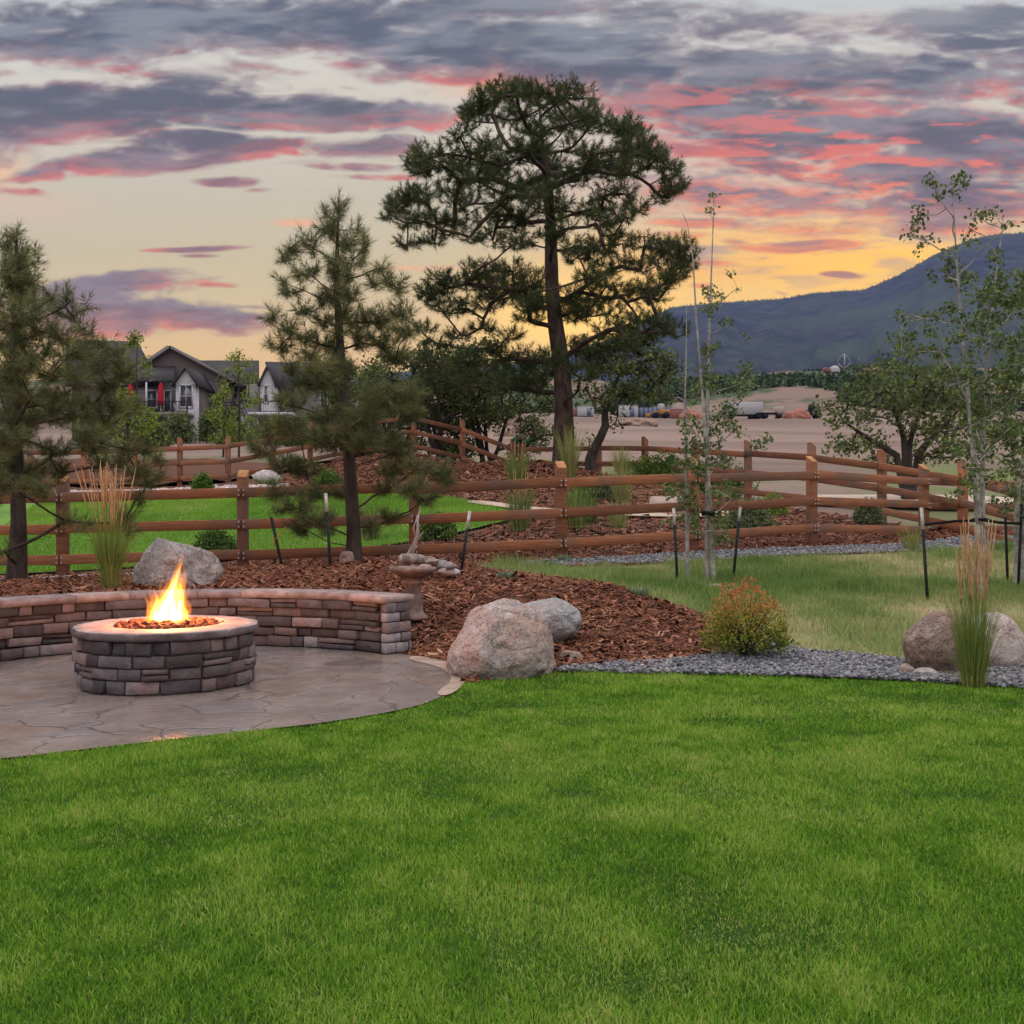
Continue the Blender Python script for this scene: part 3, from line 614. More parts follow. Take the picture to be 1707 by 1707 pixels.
class Skel:
    """branches grown from a trunk out to the places where the foliage sits"""
    def __init__(self, trunk, rad, step):
        tp = [np.array(trunk[0], float)]; tr = [rad[0]]
        for a, b, ra, rb in zip(trunk[:-1], trunk[1:], rad[:-1], rad[1:]):
            a = np.array(a, float); b = np.array(b, float); n = max(1, int(np.linalg.norm(b-a)/step))
            for i in range(1, n+1): tp.append(a+(b-a)*i/n); tr.append(ra+(rb-ra)*i/n)
        self.tp = np.array(tp); k = np.arange(len(tp))
        self.tr = np.array(tr); self.step = step
        self.pos = np.zeros((60000, 3)); self.par = np.full(60000, -1); self.n = len(tp)
        self.pos[:self.n] = self.tp; self.par[1:self.n] = np.arange(self.n-1); self.nt = self.n
        self.chains = []; self.cnt = np.zeros(60000); self.dirs = []
        self.first = int(self.nt*.08)
    def reach(self, tgt, slope, pen, rise, rg, wob=.06, up=.6):
        p = self.pos[self.first:self.n]; dv = tgt-p; h = np.hypot(dv[:, 0], dv[:, 1]); dist = np.linalg.norm(dv, axis=1)
        cost = dist+pen*np.abs(dv[:, 2]-slope*h)*np.where(dv[:, 2] < slope*h, 1.3, up)
        j = int(np.argmin(cost))+self.first; a = self.pos[j]; d = np.linalg.norm(tgt-a)
        n = max(2, int(d/self.step)); t = np.linspace(0, 1, n+1)[1:, None]
        m = a*.45+tgt*.55; m[2] = a[2]+(tgt[2]-a[2])*(.5-rise)
        q = (1-t)**2*a+2*(1-t)*t*m+t*t*tgt
        ph = rg.uniform(0, 6.28, 3); q = q+np.sin(t*5+ph)*np.sin(t*math.pi)*wob*d
        ids = np.arange(self.n, self.n+n); self.pos[ids] = q; self.par[ids] = np.r_[j, ids[:-1]]; self.n += n
        self.chains.append(np.r_[j, ids]); 
        return nrm(q[-1]-(q[-2] if n > 1 else a))
    def tubes(self, mb, r0, pw, rmax, sides=5, tsides=12):
        for ch in self.chains: self.cnt[ch[-1]] += 1
        for i in range(self.n-1, 0, -1):
            if self.par[i] >= 0: self.cnt[self.par[i]] += self.cnt[i]
        V = self.tp; tube(mb, V, self.tr*(1+.05*fbm(V*3, 2, 4)), tsides)
        for ch in self.chains:
            c = np.maximum(self.cnt[ch], 1); c[0] = c[1]
            r = np.minimum(r0*c**pw, rmax)
            tube(mb, self.pos[ch], r, sides if r[0] > r0*2.2 else 3, cap=False)

def clump_pts(cl, d, spread, rg, ox=0, oy=0, sc=1.0, dr=1.0):
    """foliage masses seen in the photo turned into real ellipsoids at real depths"""
    out = []
    for c in cl:
        px, py, rx, ry = ox+c[0]/sc, oy+c[1]/sc, c[2]/sc, c[3]/sc
        dd = d+(c[4] if len(c) > 4 else rg.uniform(-1, 1)*spread)
        p = P(px, py, dd); k = dd/FP
        out.append((p, A(rx*k, max(rx, ry)*k*dr, ry*k)))
    return out
def pine(name, base, trunk, trad, clumps, per_area, tuft, label, group, seed, mat, bark, step, r0, rmax, slope, pen=.8):
    rg = np.random.default_rng(seed)
    th = thing(name, base, label, 'tree', group)
    sk = Skel(trunk, trad, step)
    ax = np.array(trunk)
    order = sorted(range(len(clumps)), key=lambda i: np.min(np.linalg.norm(sk.tp-clumps[i][0], axis=1)))
    for i in order: sk.reach(clumps[i][0]-A(0, 0, clumps[i][1][2]*.35), slope, pen, .08, rg, .03, 1.2)
    S_, Dv = [], []
    for i in order:
        c, r = clumps[i]; n = max(3, int(per_area*(r[0]*r[2]*.6+r[0]*r[1]*.4)))
        q = nrm(rg.normal(size=(n, 3)))*(rg.uniform(.25, 1, (n, 1))**.4)*r+c
        q = q[np.argsort(np.linalg.norm(q-(c-A(0, 0, r[2]*.35)), axis=1))]
        for x in q:
            dv = sk.reach(x, .35, .5, .12, rg, .05); S_.append(x); Dv.append(nrm(dv*.8+A(0, 0, .55)+nrm(x-c)*.35))
    S_ = np.array(S_); Dv = np.array(Dv)
    mb = MB(); sk.tubes(mb, r0, .42, rmax); mb.build('trunk', bark, th, smooth=True)
    mb = MB(); ell, k, L, w = tuft; needles(mb, S_+Dv*ell*.35, Dv, ell*rg.uniform(.7, 1.2, len(S_)), k, L, w, rg)
    mb.build('crown', mat, th)
    return th

def build_pines():
    rg = np.random.default_rng(5)
    # tall pine beyond the fence
    d = 29.0; f = lambda x, y, dd=0: P(620+x/3.048, 120+y/3.048, d+dd)
    base = A(*G1(940, d)); base[2] -= .12
    trunk = [base, f(975, 1700), f(965, 1500), f(935, 1300), f(915, 1100), f(910, 900), f(908, 760), f(885, 600), f(880, 450), f(860, 300), f(850, 160)]
    trad = [.34, .265, .235, .215, .195, .175, .145, .10, .07, .045, .025]
    dome = [(520, 110), (640, 60), (800, 50), (1000, 60), (1120, 110), (1160, 230), (1330, 240), (1440, 350), (1560, 480), (1580, 570), (1480, 680), (1380, 740), (1200, 760), (1000, 800), (960, 830), (860, 880), (620, 880), (350, 830), (180, 800), (60, 740), (50, 640), (190, 580), (220, 380), (340, 370), (420, 420), (420, 200)]
    right = [(960, 880), (1200, 780), (1480, 830), (1630, 880), (1600, 1020), (1530, 1080), (1500, 1180), (1560, 1300), (1480, 1370), (1250, 1400), (1050, 1330), (1000, 1180), (1100, 1020)]
    left = [(200, 1060), (350, 1000), (560, 980), (720, 960), (850, 1020), (860, 1180), (620, 1210), (400, 1200), (240, 1220)]
    def fill(poly, n, rx, ry):
        poly = np.array(poly, float); out = []; m = poly.mean(0); t = 0
        while len(out) < n and t < 60000:
            t += 1; x, y = rg.uniform(poly.min(0), poly.max(0))
            sx, sy = m+(np.array([x, y])-m)*1.03
            if inside(poly, np.array([sx]), np.array([sy]))[0] and all((x-a)**2+((y-b)*1.3)**2 > (rx*.72)**2*(1 if t < 20000 else .5) for a, b, *_ in out): out.append((x, y, rx, ry))
        return out
    cl = fill(dome, 105, 78, 50)+fill(right, 36, 78, 48)+fill(left, 22, 78, 50)
    cl += [(x, y, 70, 52) for x, y in [(560, 130), (640, 95), (770, 85), (900, 85), (1000, 80), (1090, 115), (1120, 200), (490, 225), (530, 180), (265, 400), (300, 460), (235, 490), (130, 650), (100, 710), (190, 620), (1240, 275), (1310, 275), (1420, 380), (1520, 500), (1550, 560), (1480, 620), (1560, 950), (1600, 910), (1500, 900), (1530, 1020)]]
    cl += [(x, y, 95, 55) for x, y in [(840, 1050), (975, 1140), (1030, 1200), (820, 1170), (470, 1440), (640, 1450), (800, 1440), (300, 1470), (480, 1580), (640, 1600), (800, 1590), (900, 1450), (1010, 1400), (1130, 1470), (1220, 1430), (1060, 1530)]]
    cl += [(x, y, 85, 28) for x, y in [(560, 1290), (330, 1370), (440, 1330), (250, 1300), (700, 1330), (800, 1250), (620, 1400), (180, 868), (320, 850)]]
    cl += [(560, 1520, 140, 60), (380, 1560, 140, 60), (700, 1560, 130, 60), (850, 1530, 100, 60), (990, 1490, 60, 40), (760, 1480, 90, 40), (1120, 1390, 110, 60)]
    cps = []
    for c in cl:
        dx = min(1, abs(c[0]-900)/760); cps.append(c+(rg.uniform(-1, 1)*3.0*math.sqrt(max(.05, 1-dx*dx)),))
    pine('pine_tree', base, trunk, trad, clump_pts(cps, d, 0, rg, 620, 120, 3.048), 265, (.27, 38, .17, .0105), 'tallest pine, broad dark crown over a bare trunk on the mulch rise', 'pine trees', 11, M['needle'], M['bark'], .28, .0055, .13, .22, .7)
    # young pine in the mulch before the fence
    d = 13.0; base = A(*G1(590, d)); base[2] -= .06; b = lambda x, y: P(400+x/3.88, 300+y/3.88, d)
    trunk = [base, b(735, 2250), b(720, 2000), b(690, 1600), b(660, 1250), b(640, 950), b(625, 650), b(630, 400), b(640, 120)]
    trad = [.115, .092, .082, .07, .06, .048, .034, .022, .008]
    c1 = [(640, 170, 45, 70, 0), (560, 270, 60, 90), (755, 305, 40, 45), (795, 420, 50, 70), (400, 375, 40, 35), (325, 425, 55, 50), (300, 505, 55, 38), (470, 420, 60, 55), (690, 400, 45, 50), (780, 520, 45, 38), (430, 590, 90, 45), (285, 650, 45, 30),
          (330, 720, 75, 30), (905, 550, 50, 50), (870, 650, 60, 45), (950, 660, 50, 45), (1040, 690, 60, 45), (600, 540, 65, 65), (700, 620, 60, 55), (720, 740, 85, 45), (560, 760, 75, 55), (420, 840, 75, 30), (205, 885, 55, 50), (300, 940, 75, 50),
          (255, 1060, 75, 65), (420, 1000, 75, 45), (550, 900, 75, 45), (760, 900, 100, 55), (900, 900, 95, 65), (1050, 850, 85, 60), (1080, 980, 90, 45), (930, 1040, 95, 60), (780, 1040, 90, 55), (540, 1060, 75, 45), (460, 1130, 85, 45), (1000, 1130, 100, 45),
          (640, 1200, 100, 55), (500, 1220, 90, 45), (330, 1200, 65, 45), (420, 1300, 100, 45), (330, 1430, 110, 45), (560, 1310, 85, 45), (830, 1380, 95, 50), (960, 1400, 110, 55), (1100, 1380, 95, 55), (1060, 1500, 120, 60), (800, 1520, 130, 55), (560, 1520, 110, 55),
          (640, 1640, 120, 48), (250, 1600, 125, 55), (400, 1650, 110, 48), (900, 1640, 125, 48),
          (150, 1720, 100, 48), (280, 1830, 100, 48), (430, 1870, 100, 48), (560, 1680, 125, 60), (800, 1700, 125, 60), (1000, 1730, 125, 60), (980, 1870, 105, 48), (1150, 1850, 85, 45), (1290, 1880, 95, 48), (1330, 1950, 65, 24), (1100, 1980, 100, 45), (1190, 2060, 75, 40), (930, 2000, 70, 34),
          (450, 2020, 100, 40), (380, 2110, 95, 40), (480, 2190, 110, 38), (400, 2250, 85, 30), (230, 2010, 75, 45), (240, 2120, 55, 35), (650, 2010, 70, 40), (740, 2190, 50, 30), (850, 2230, 70, 30), (1000, 2170, 85, 30)]
    def depth(c, xc, half):
        if len(c) > 4: return c
        R_ = half(c[1]); dx = min(1, abs(c[0]-xc)/max(R_, 1)); return c+(rg.choice([-1, 1])*R_/3.88*13/FP*math.sqrt(max(.04, 1-dx*dx))*rg.uniform(.15, .85),)
    c1 += [(np.interp(y, [100, 950, 2250], [640, 640, 735])+rg.uniform(-60, 60), y, 65, 50, rg.uniform(-.2, .2)) for y in range(300, 1500, 110)]
    cc = [depth(c, 660, lambda y: np.interp(y, [100, 500, 1000, 1800, 2300], [60, 330, 480, 620, 420])) for c in c1]
    pine('pine_tree', base, trunk, trad, clump_pts(cc, d, 0, rg, 400, 300, 3.88), 1080, (.22, 50, .13, .0054), 'young pine in the mulch between two white-tipped stakes near the bird bath', 'pine trees', 12, M['needle_young'], M['bark_dark'], .12, .0020, .026, .35)
    # pine at the edge of the picture
    d = 12.2; base = A(*G1(27, d)); base[2] -= .06; b = lambda x, y: P(x/3.88, 340+y/3.88, d)
    trunk = [base, b(115, 2250), b(120, 2050), b(110, 1700), b(100, 1300), b(95, 900), b(100, 500), b(110, 150)]
    trad = [.125, .105, .09, .075, .062, .047, .028, .008]
    c2 = [(105, 190, 35, 60, 0), (110, 310, 70, 90), (25, 250, 38, 65), (215, 355, 38, 65), (60, 430, 75, 75), (200, 480, 60, 75), (100, 560, 90, 80), (340, 590, 38, 65), (240, 650, 55, 48), (370, 680, 55, 48), (455, 600, 35, 75), (480, 730, 45, 55), (565, 655, 30, 40), (545, 815, 50, 45),
          (595, 825, 32, 36), (-60, 600, 80, 90), (-100, 800, 100, 90), (130, 720, 100, 75), (270, 800, 95, 75), (400, 850, 95, 65), (60, 880, 100, 75), (560, 930, 95, 55), (720, 920, 65, 48), (450, 960, 100, 65), (250, 960, 100, 65), (120, 1040, 110, 65), (760, 1000, 65, 55), (620, 1040, 95, 55),
          (330, 1080, 110, 65), (500, 1120, 95, 55), (790, 1080, 65, 45), (700, 1150, 95, 55), (60, 1150, 100, 65), (200, 1230, 100, 55), (400, 1250, 100, 55), (600, 1280, 95, 55), (750, 1290, 95, 55), (850, 1320, 55, 38), (330, 1380, 110, 45), (100, 1400, 110, 55), (520, 1370, 110, 45), (680, 1400, 95, 45),
          (560, 1480, 110, 45), (80, 1520, 120, 55), (-120, 1100, 120, 80), (-150, 1400, 130, 80), (-120, 1650, 130, 80),
          (60, 1660, 100, 70), (60, 1800, 110, 60), (200, 1730, 100, 70), (280, 1840, 90, 45), (380, 1730, 80, 45), (350, 1580, 100, 45), (600, 1550, 110, 55), (820, 1570, 75, 45), (800, 1660, 75, 45), (950, 1580, 60, 45), (1020, 1630, 55, 36), (900, 1730, 90, 45), (1030, 1750, 55, 36), (950, 1800, 55, 30),
          (430, 2030, 60, 45), (550, 2060, 55, 34), (820, 2010, 60, 30), (830, 2110, 60, 30), (930, 1910, 50, 28), (800, 2070, 55, 28), (30, 2230, 36, 45), (650, 1680, 75, 36), (-100, 1900, 120, 60)]
    c2 += [(105+rg.uniform(-100, 100), y, 80, 55, rg.uniform(-.3, .3)) for y in range(380, 1900, 80)]+[(rg.uniform(-150, 380), rg.uniform(950, 1800), 80, 50) for _ in range(10)]
    cc = [depth(c, 100, lambda y: np.interp(y, [140, 500, 1000, 1700, 2300], [70, 330, 620, 900, 650])) for c in c2]
    pine('pine_tree', base, trunk, trad, clump_pts(cc, d, 0, rg, 0, 340, 3.88), 1080, (.22, 50, .13, .0054), 'young pine nearest the left edge, its low limbs hanging over the curved seat wall', 'pine trees', 13, M['needle_young'], M['bark_dark'], .12, .0020, .026, .35)
build_pines()

def leafy(name, base, stems, clumps, per_area, lk, lsize, lrad, label, group, seed, mat, bark, step, r0, rmax, cat='tree', slope=.6, pen=.5, wob=.08, part='crown', stem='trunk', sides=8, tsd=.22, tmean=.5):
    """stems: list of (points, radii); every stem carries the clumps nearest to it"""
    rg = np.random.default_rng(seed)
    th = thing(name, base, label, cat, group)
    sks = [Skel(s, r, step) for s, r in stems]
    mt = MB(); mc = MB(); 
    for c, r in clumps:
        sk = min(sks, key=lambda k: np.min(np.linalg.norm(k.tp-c, axis=1)))
        sk.reach(c, slope, pen, .08, rg, wob)
        n = max(2, int(per_area*(r[0]*r[2]*.6+r[0]*r[1]*.4)))
        q = nrm(rg.normal(size=(n, 3)))*(rg.uniform(.1, 1, (n, 1))**.5)*r+c
        for x in q: sk.reach(x, .4, .3, .05, rg, .05)
        leaves(mc, q, lrad, lk, lsize, rg, rg.uniform(tmean-.2, tmean+.2, n), .8, tsd)
    for sk in sks: sk.tubes(mt, r0, .45, rmax, 4, sides)
    mt.build(stem, bark, th, smooth=True); mc.build(part, mat, th)
    return th

def build_broadleaf():
    rg = np.random.default_rng(21)
    # oak with the crooked trunk beside the tall pine
    d = 28.0; base = A(*G1(985, d)); base[2] -= .1; q = lambda x, y, dd=0: P(820+x/3.88, 560+y/3.88, d+dd)
    st = [([base, q(635, 800), q(660, 730), q(700, 660), q(735, 580), q(730, 500), q(760, 400), q(800, 300), q(850, 200)], [.17, .15, .13, .12, .11, .10, .075, .05, .03])]
    cl = [(640, 100, 110, 60), (780, 60, 120, 70), (930, 90, 110, 70), (1060, 150, 100, 60), (1180, 190, 80, 60), (1100, 260, 100, 60), (960, 220, 120, 70), (820, 200, 110, 60), (700, 230, 90, 50), (600, 340, 70, 50), (720, 370, 90, 60), (860, 370, 110, 60), (1000, 370, 100, 60), (1110, 380, 80, 50), (800, 560, 40, 30),
          (1000, 10, 110, 50), (860, -30, 90, 50), (640, 660, 25, 20), (760, 480, 70, 30)]
    leafy('oak_tree', base, st, clump_pts(cl, d, 1.3, rg, 820, 560, 3.88), 170, 11, .095, .28, 'small oak with a crooked bent trunk just right of the tallest pine', 'oak trees', 22, M['oak_leaf'], M['bark_dark'], .22, .008, .06)
    # dark oak thicket: several trees behind the fence between the two pines
    for j, (px, dd, sc_, lab) in enumerate([(735, 35.0, 1.0, 'dark scrub oak behind the rising back fence, close beside the young pine'), (815, 36.0, 1.05, 'dark scrub oak with many thin stems just left of the tallest pine trunk'), (650, 36.5, 1.0, 'scrub oak mostly hidden behind the young pine crown')]):
        base = A(*G1(px, dd)); base[2] -= .1
        st = []
        for s in range(4):
            a = rg.uniform(-1, 1); st.append(([base+A(rg.uniform(-.3, .3), rg.uniform(-.3, .3), 0), base+A(a*.5, rg.uniform(-.4, .4), .9), base+A(a*1.0, rg.uniform(-.7, .7), 2.0), base+A(a*1.3, rg.uniform(-.8, .8), 3.0)], [.09, .075, .06, .03]))
        cl = []
        for s in range(34):
            x = rg.uniform(-1, 1); y = rg.uniform(-.9, .9); z = rg.uniform(.75, 4.25-.8*x*x)
            cl.append((base+A(x*2.35*sc_, y*1.4, z*sc_), A(.55, .5, .38)))
        leafy('scrub_oak', base, st, cl, 95, 11, .105, .34, lab, 'scrub oaks', 30+j, M['oak_leaf'], M['bark_dark'], .25, .009, .05)
    # big scrub oak beyond the fence at the right
    d = 25.0; base = A(*G1(1512, d)); base[2] -= .1; q = lambda x, y, dd=0: P(1060+x/2.439, 300+y/2.439, d+dd)
    st = [([base, q(1095, 1120), q(1090, 1050), q(1060, 960), q(1010, 880)], [.10, .09, .08, .05, .03]), ([base+A(.05, 0, 0), q(1110, 1090), q(1130, 1000, .3), q(1180, 900, .5)], [.085, .075, .055, .03]), ([base, q(1060, 1120), q(960, 1060, -.4), q(870, 1000, -.6)], [.1, .09, .06, .03]), ([base+A(.1, 0, 0), q(1150, 1110), q(1230, 1020, .4), q(1300, 950, .5)], [.1, .09, .06, .03])]
    cl = [(770, 920, 50, 30), (830, 980, 60, 40), (870, 900, 70, 45), (920, 840, 70, 45), (960, 780, 60, 40), (1040, 760, 70, 45), (1000, 860, 80, 50), (940, 950, 70, 50), (1080, 850, 80, 50), (1140, 790, 70, 45), (1200, 850, 80, 55), (1160, 920, 80, 50), (1060, 940, 80, 45), (1260, 930, 80, 60), (1230, 1010, 80, 50), (1320, 870, 70, 60), (1340, 1000, 70, 60),
          (880, 1080, 80, 30), (820, 1075, 50, 25), (960, 1060, 70, 35), (990, 1130, 60, 30), (1150, 1010, 70, 45), (1270, 1090, 70, 40), (1180, 1120, 80, 35), (1100, 700, 50, 40), (1250, 780, 60, 40), (1350, 1100, 70, 40), (1400, 950, 70, 60), (1460, 1050, 70, 60)]
    leafy('scrub_oak', base, st, clump_pts(cl, d, 1.2, rg, 1060, 300, 2.439), 130, 10, .10, .30, 'wide dark scrub oak just beyond the fence, behind the white aspens at the right', 'scrub oaks', 40, M['oak_leaf'], M['bark_dark'], .22, .0055, .035)
    # aspens
    d = 13.2; q = lambda x, y, dd=0: P(1060+x/2.439, 300+y/2.439, d+dd)
    g = lambda x, dd=0: G1(1060+x/2.439, d+dd)-A(0, 0, .05)
    base = g(300)
    st = [([g(290), q(290, 1350), q(290, 1100), q(292, 800), q(300, 560), q(310, 300), q(318, 60)], [.034, .031, .028, .022, .014, .009, .004]),
          ([g(318, -.06), q(303, 1350, -.05), q(280, 1000, -.03), q(270, 850), q(245, 550, .05), q(232, 320, .05), q(210, 180, .05), q(185, 122, .05)], [.032, .028, .022, .018, .013, .009, .005, .002]),
          ([g(210, .1), q(208, 1350, .1), q(203, 1100, .1), q(200, 900, .1), q(205, 700, .1), q(206, 500, .1)], [.028, .024, .018, .014, .008, .003])]
    cl = [(310, 65, 16, 28), (310, 115, 24, 16), (305, 460, 42, 34), (370, 575, 26, 22), (300, 520, 34, 40), (410, 440, 14, 8), (380, 382, 8, 6), (350, 470, 16, 22), (290, 690, 28, 40), (335, 680, 26, 22), (290, 750, 22, 50), (445, 632, 7, 10), (450, 780, 28, 60), (425, 850, 26, 45), (468, 830, 18, 22), (310, 820, 34, 55), (400, 910, 42, 45), (340, 960, 52, 42),
          (235, 870, 34, 60), (220, 1000, 46, 50), (230, 1080, 55, 50), (310, 1040, 50, 50), (240, 1160, 70, 55), (400, 1010, 48, 30), (530, 1050, 28, 20), (490, 1075, 40, 20), (350, 1130, 45, 45), (170, 1160, 32, 32), (150, 1260, 45, 48), (130, 1385, 26, 20), (215, 1285, 52, 60), (220, 1370, 52, 50), (350, 1270, 55, 52), (405, 1280, 50, 26), (350, 1440, 42, 55), (340, 1380, 34, 48), (245, 1420, 32, 30)]
    leafy('aspen_tree', base, st, clump_pts(cl, d, .35, rg, 1060, 300, 2.439), 1000, 6, .046, .075, 'slender aspen with three white stems, one bare at the top, standing between two black posts', 'aspen trees', 50, M['aspen_leaf'], M['aspen_bark'], .10, .0018, .0065, slope=.8, tmean=.5)
    d = 12.0
    base = g(1400)
    st = [([g(1392), q(1393, 1350), q(1375, 1100), q(1360, 1000), q(1345, 800), q(1325, 600), q(1305, 350), q(1290, 90), q(1292, 0)], [.036, .032, .028, .025, .021, .017, .011, .006, .003]),
          ([g(1420, .1), q(1408, 1350, .1), q(1412, 1050, .15), q(1420, 800, .2), q(1440, 600, .2), q(1460, 420, .2), q(1490, 200, .2), q(1495, 100, .2)], [.034, .030, .026, .021, .016, .011, .006, .003]),
          ([g(1405, -.1), q(1385, 1380, -.1), q(1370, 1150, -.12), q(1350, 900, -.15), q(1290, 780, -.2), q(1240, 700, -.2)], [.026, .022, .018, .012, .007, .003])]
    cl = [(1215, 5, 40, 36), (1235, 55, 30, 22), (1310, -30, 22, 40), (1320, 20, 30, 40), (1290, 60, 24, 20), (1150, 165, 42, 36), (1110, 225, 30, 26), (1185, 245, 34, 26), (1165, 120, 34, 22), (1140, 295, 20, 14), (1390, 140, 44, 18), (1450, 150, 34, 24), (1520, 175, 34, 10), (1365, 205, 28, 14), (1430, 120, 20, 14),
          (1310, 290, 22, 22), (1360, 250, 30, 26), (1330, 380, 30, 34), (1260, 370, 30, 26), (1200, 400, 26, 26), (1250, 300, 22, 18)]
    for k in range(95):
        y = rg.uniform(300, 1310); x = np.clip(rg.normal(1415, 72), 1180, 1575)
        if y > 520: x = np.clip(rg.normal(1390, 100), 1030+rg.uniform(0, 120), 1580)
        if y > 1000: x = rg.uniform(1290, 1560)
        cl.append((x, y, rg.uniform(22, 50), rg.uniform(18, 46)))
    cl += [(1075, 545, 34, 18), (1110, 570, 24, 18), (1060, 640, 40, 18), (1110, 640, 42, 26), (1080, 690, 36, 18), (1130, 700, 30, 30), (1160, 560, 24, 22), (1190, 620, 34, 24), (1180, 690, 44, 22), (1235, 690, 44, 28)]
    leafy('aspen_tree', base, st, clump_pts(cl, d, .55, rg, 1060, 300, 2.439), 900, 6, .046, .08, 'tall clump of white aspen stems behind the two rounded boulders, strapped with black ties', 'aspen trees', 51, M['aspen_leaf'], M['aspen_bark'], .10, .0018, .0065, slope=.8)
    d = 12.8
    base = g(1545)
    st = [([g(1545), q(1548, 1400), q(1555, 1250), q(1580, 1100), q(1600, 900), q(1610, 600), q(1605, 350)], [.034, .03, .028, .024, .018, .010, .004]), ([g(1575, .2), q(1575, 1350, .2), q(1590, 1100, .2), q(1625, 800, .2), q(1640, 500, .2)], [.03, .027, .022, .015, .006])]
    cl = []
    for k in range(72):
        cl.append((rg.uniform(1500, 1760), rg.uniform(330, 1350), rg.uniform(26, 55), rg.uniform(22, 48)))
    leafy('aspen_tree', base, st, clump_pts(cl, d, .5, rg, 1060, 300, 2.439), 900, 6, .046, .08, 'white-stemmed aspen cut off by the right edge of the photo', 'aspen trees', 52, M['aspen_leaf'], M['aspen_bark'], .10, .0018, .0065, slope=.8)
    # light green saplings by the houses
    for j, (px, dd, h, w, lab) in enumerate([(398, 52., 5.6, .95, 'pale green sapling in front of the grey townhouse gable'), (228, 48., 6.2, .75, 'pale green sapling before the left townhouse balcony'), (372, 54., 3.6, .6, 'small pale green sapling between the two townhouses'), (212, 34., 3.0, .8, 'low yellow-green sapling behind the left pine')]):
        base = A(*G1(px, dd)); base[2] -= .1
        st = [([base, base+A(.05, 0, h*.4), base+A(-.04, .05, h*.75), base+A(.06, 0, h)], [.06, .05, .03, .008])]
        cl = []
        for k in range(26):
            t = rg.uniform(.25, 1.0); ww = w*math.sin(min(1, (1.02-t)*2.4)*math.pi/2); a = rg.uniform(0, 6.28)
            cl.append((base+A(math.cos(a)*ww, math.sin(a)*ww, t*h), A(.25, .25, .25)))
        leafy('sapling', base, st, cl, 170, 5, .11, .30, lab, 'saplings', 60+j, M['sapling_leaf'], M['bark_dark'], .2, .006, .03)
build_broadleaf()

# ------------------------------------------------------------------ fences
def fence(name, pts, label, group, bolts=False, mesh=True, seed=3):
    """pts: (x, y, z of the top rail's upper edge)"""
    rg = np.random.default_rng(seed)
    pts = [np.array(p, float) for p in pts]
    root = thing(name, (pts[0][0], pts[0][1], pts[0][2]-1.3), label, 'fence', group)
    faces = []
    for i, p in enumerate(pts):
        a = pts[max(0, i-1)]; b = pts[min(len(pts)-1, i+1)]
        d = nrm(b[:2]-a[:2]); n = A(-d[1], d[0])
        if n@(-p[:2]) < 0: n = -n                       # rails sit on the yard side
        faces.append(A(*n, 0)); ang = math.atan2(d[1], d[0])
        zb = min(p[2]-1.36, tz1(p[0], p[1])-.12); zt = p[2]+.20
        mb = MB(); V, F = block((.14, .14, zt-zb), .008); V = V.copy()
        V[:, 2] += np.where(V[:, 2] > (zt-zb)*.4, -.05*(V@A(0, 1, 0))/.07*-1-.02, 0)
        mb.add(rotz(V, ang)+A(p[0], p[1], (zt+zb)/2), F, rg.uniform(.2, .9)); po = mb.build('post', M['wood'], root)
        mb = MB(); bx(mb, (p[0], p[1], zt+.012), (.142, .142, .03), .008, ang, .5)
        mb.V[-1][:, 2] += .05*(rotz(mb.V[-1]-A(p[0], p[1], 0), -ang)[:, 1])/.07-.02
        mb.build('post_cap', M['wood_end'], po)
        if bolts:
            for z in (0, -.44, -.88):
                for sx in (-.035, .035):
                    for sz in (-.04, -.11):
                        c = A(p[0], p[1], p[2]+z+sz)+faces[i]*.118+A(*d, 0)*sx
                        V, F = ico(1); MB().add(V*.0125+c, F).build('bolt', M['galv'], po)
    for i in range(len(pts)-1):
        o = (faces[i]+faces[i+1])*.5; o = o/np.linalg.norm(o)*.092
        dv = nrm(pts[i+1]-pts[i])*.006
        for z in (0, -.44, -.88):
            mb = MB(); e = rg.normal(0, .008, 2)
            beam(mb, pts[i]+o+dv+A(0, 0, z-.07+e[0]), pts[i+1]+o-dv+A(0, 0, z-.07+e[1]), .04, .14, .006, rg.uniform(0, 1))
            mb.build('rail', M['wood'], root)
    if mesh:
        mb = MB(); w = .0016
        for i in range(len(pts)-1):
            a = pts[i]-faces[i]*0+faces[i]*.068; b = pts[i+1]+faces[i+1]*.068; L = np.linalg.norm(b-a); d = (b-a)/L
            for z in np.arange(-1.12, -.02, .1): beam(mb, a+A(0, 0, z), b+A(0, 0, z), w, w)
            nn = int(L/.05); t = (np.arange(nn)+.5)/nn; c = a+(b-a)*t[:, None]; dx = d*w*.5; ny = faces[i]*w*.5
            lo = c+A(0, 0, -1.14); hi = c+A(0, 0, -.02)
            V = np.stack([lo-dx, lo+dx, lo+ny, hi-dx, hi+dx, hi+ny], 1).reshape(-1, 3)
            F = np.array([[0, 1, 4, 3], [1, 2, 5, 4], [2, 0, 3, 5]])
            mb.add(V, (F[None]+(np.arange(nn)*6)[:, None, None]).reshape(-1, 4))
        mb.build('wire_mesh', M['wire'], root)
    return root
def rail_pt(px, d, py): return P(px, py, d)
FRONT = [(-190, 14.7, 826), (105, 14.5, 821), (405, 14.4, 813), (690, 14.7, 805), (935, 15.0, 797), (1156, 16.0, 790), (1353, 17.1, 785), (1540, 18.9, 796), (1700, 20.4, 803), (1860, 22, 807)]
BACK = [(1830, 16.6, 842), (1725, 17.4, 821), (1605, 18.7, 792), (1470, 20.2, 771), (1353, 22, 757), (1247, 24, 752), (1160, 26, 748), (1075, 28.2, 743), (998, 29.8, 744), (930, 31, 745), (868, 32, 745)]
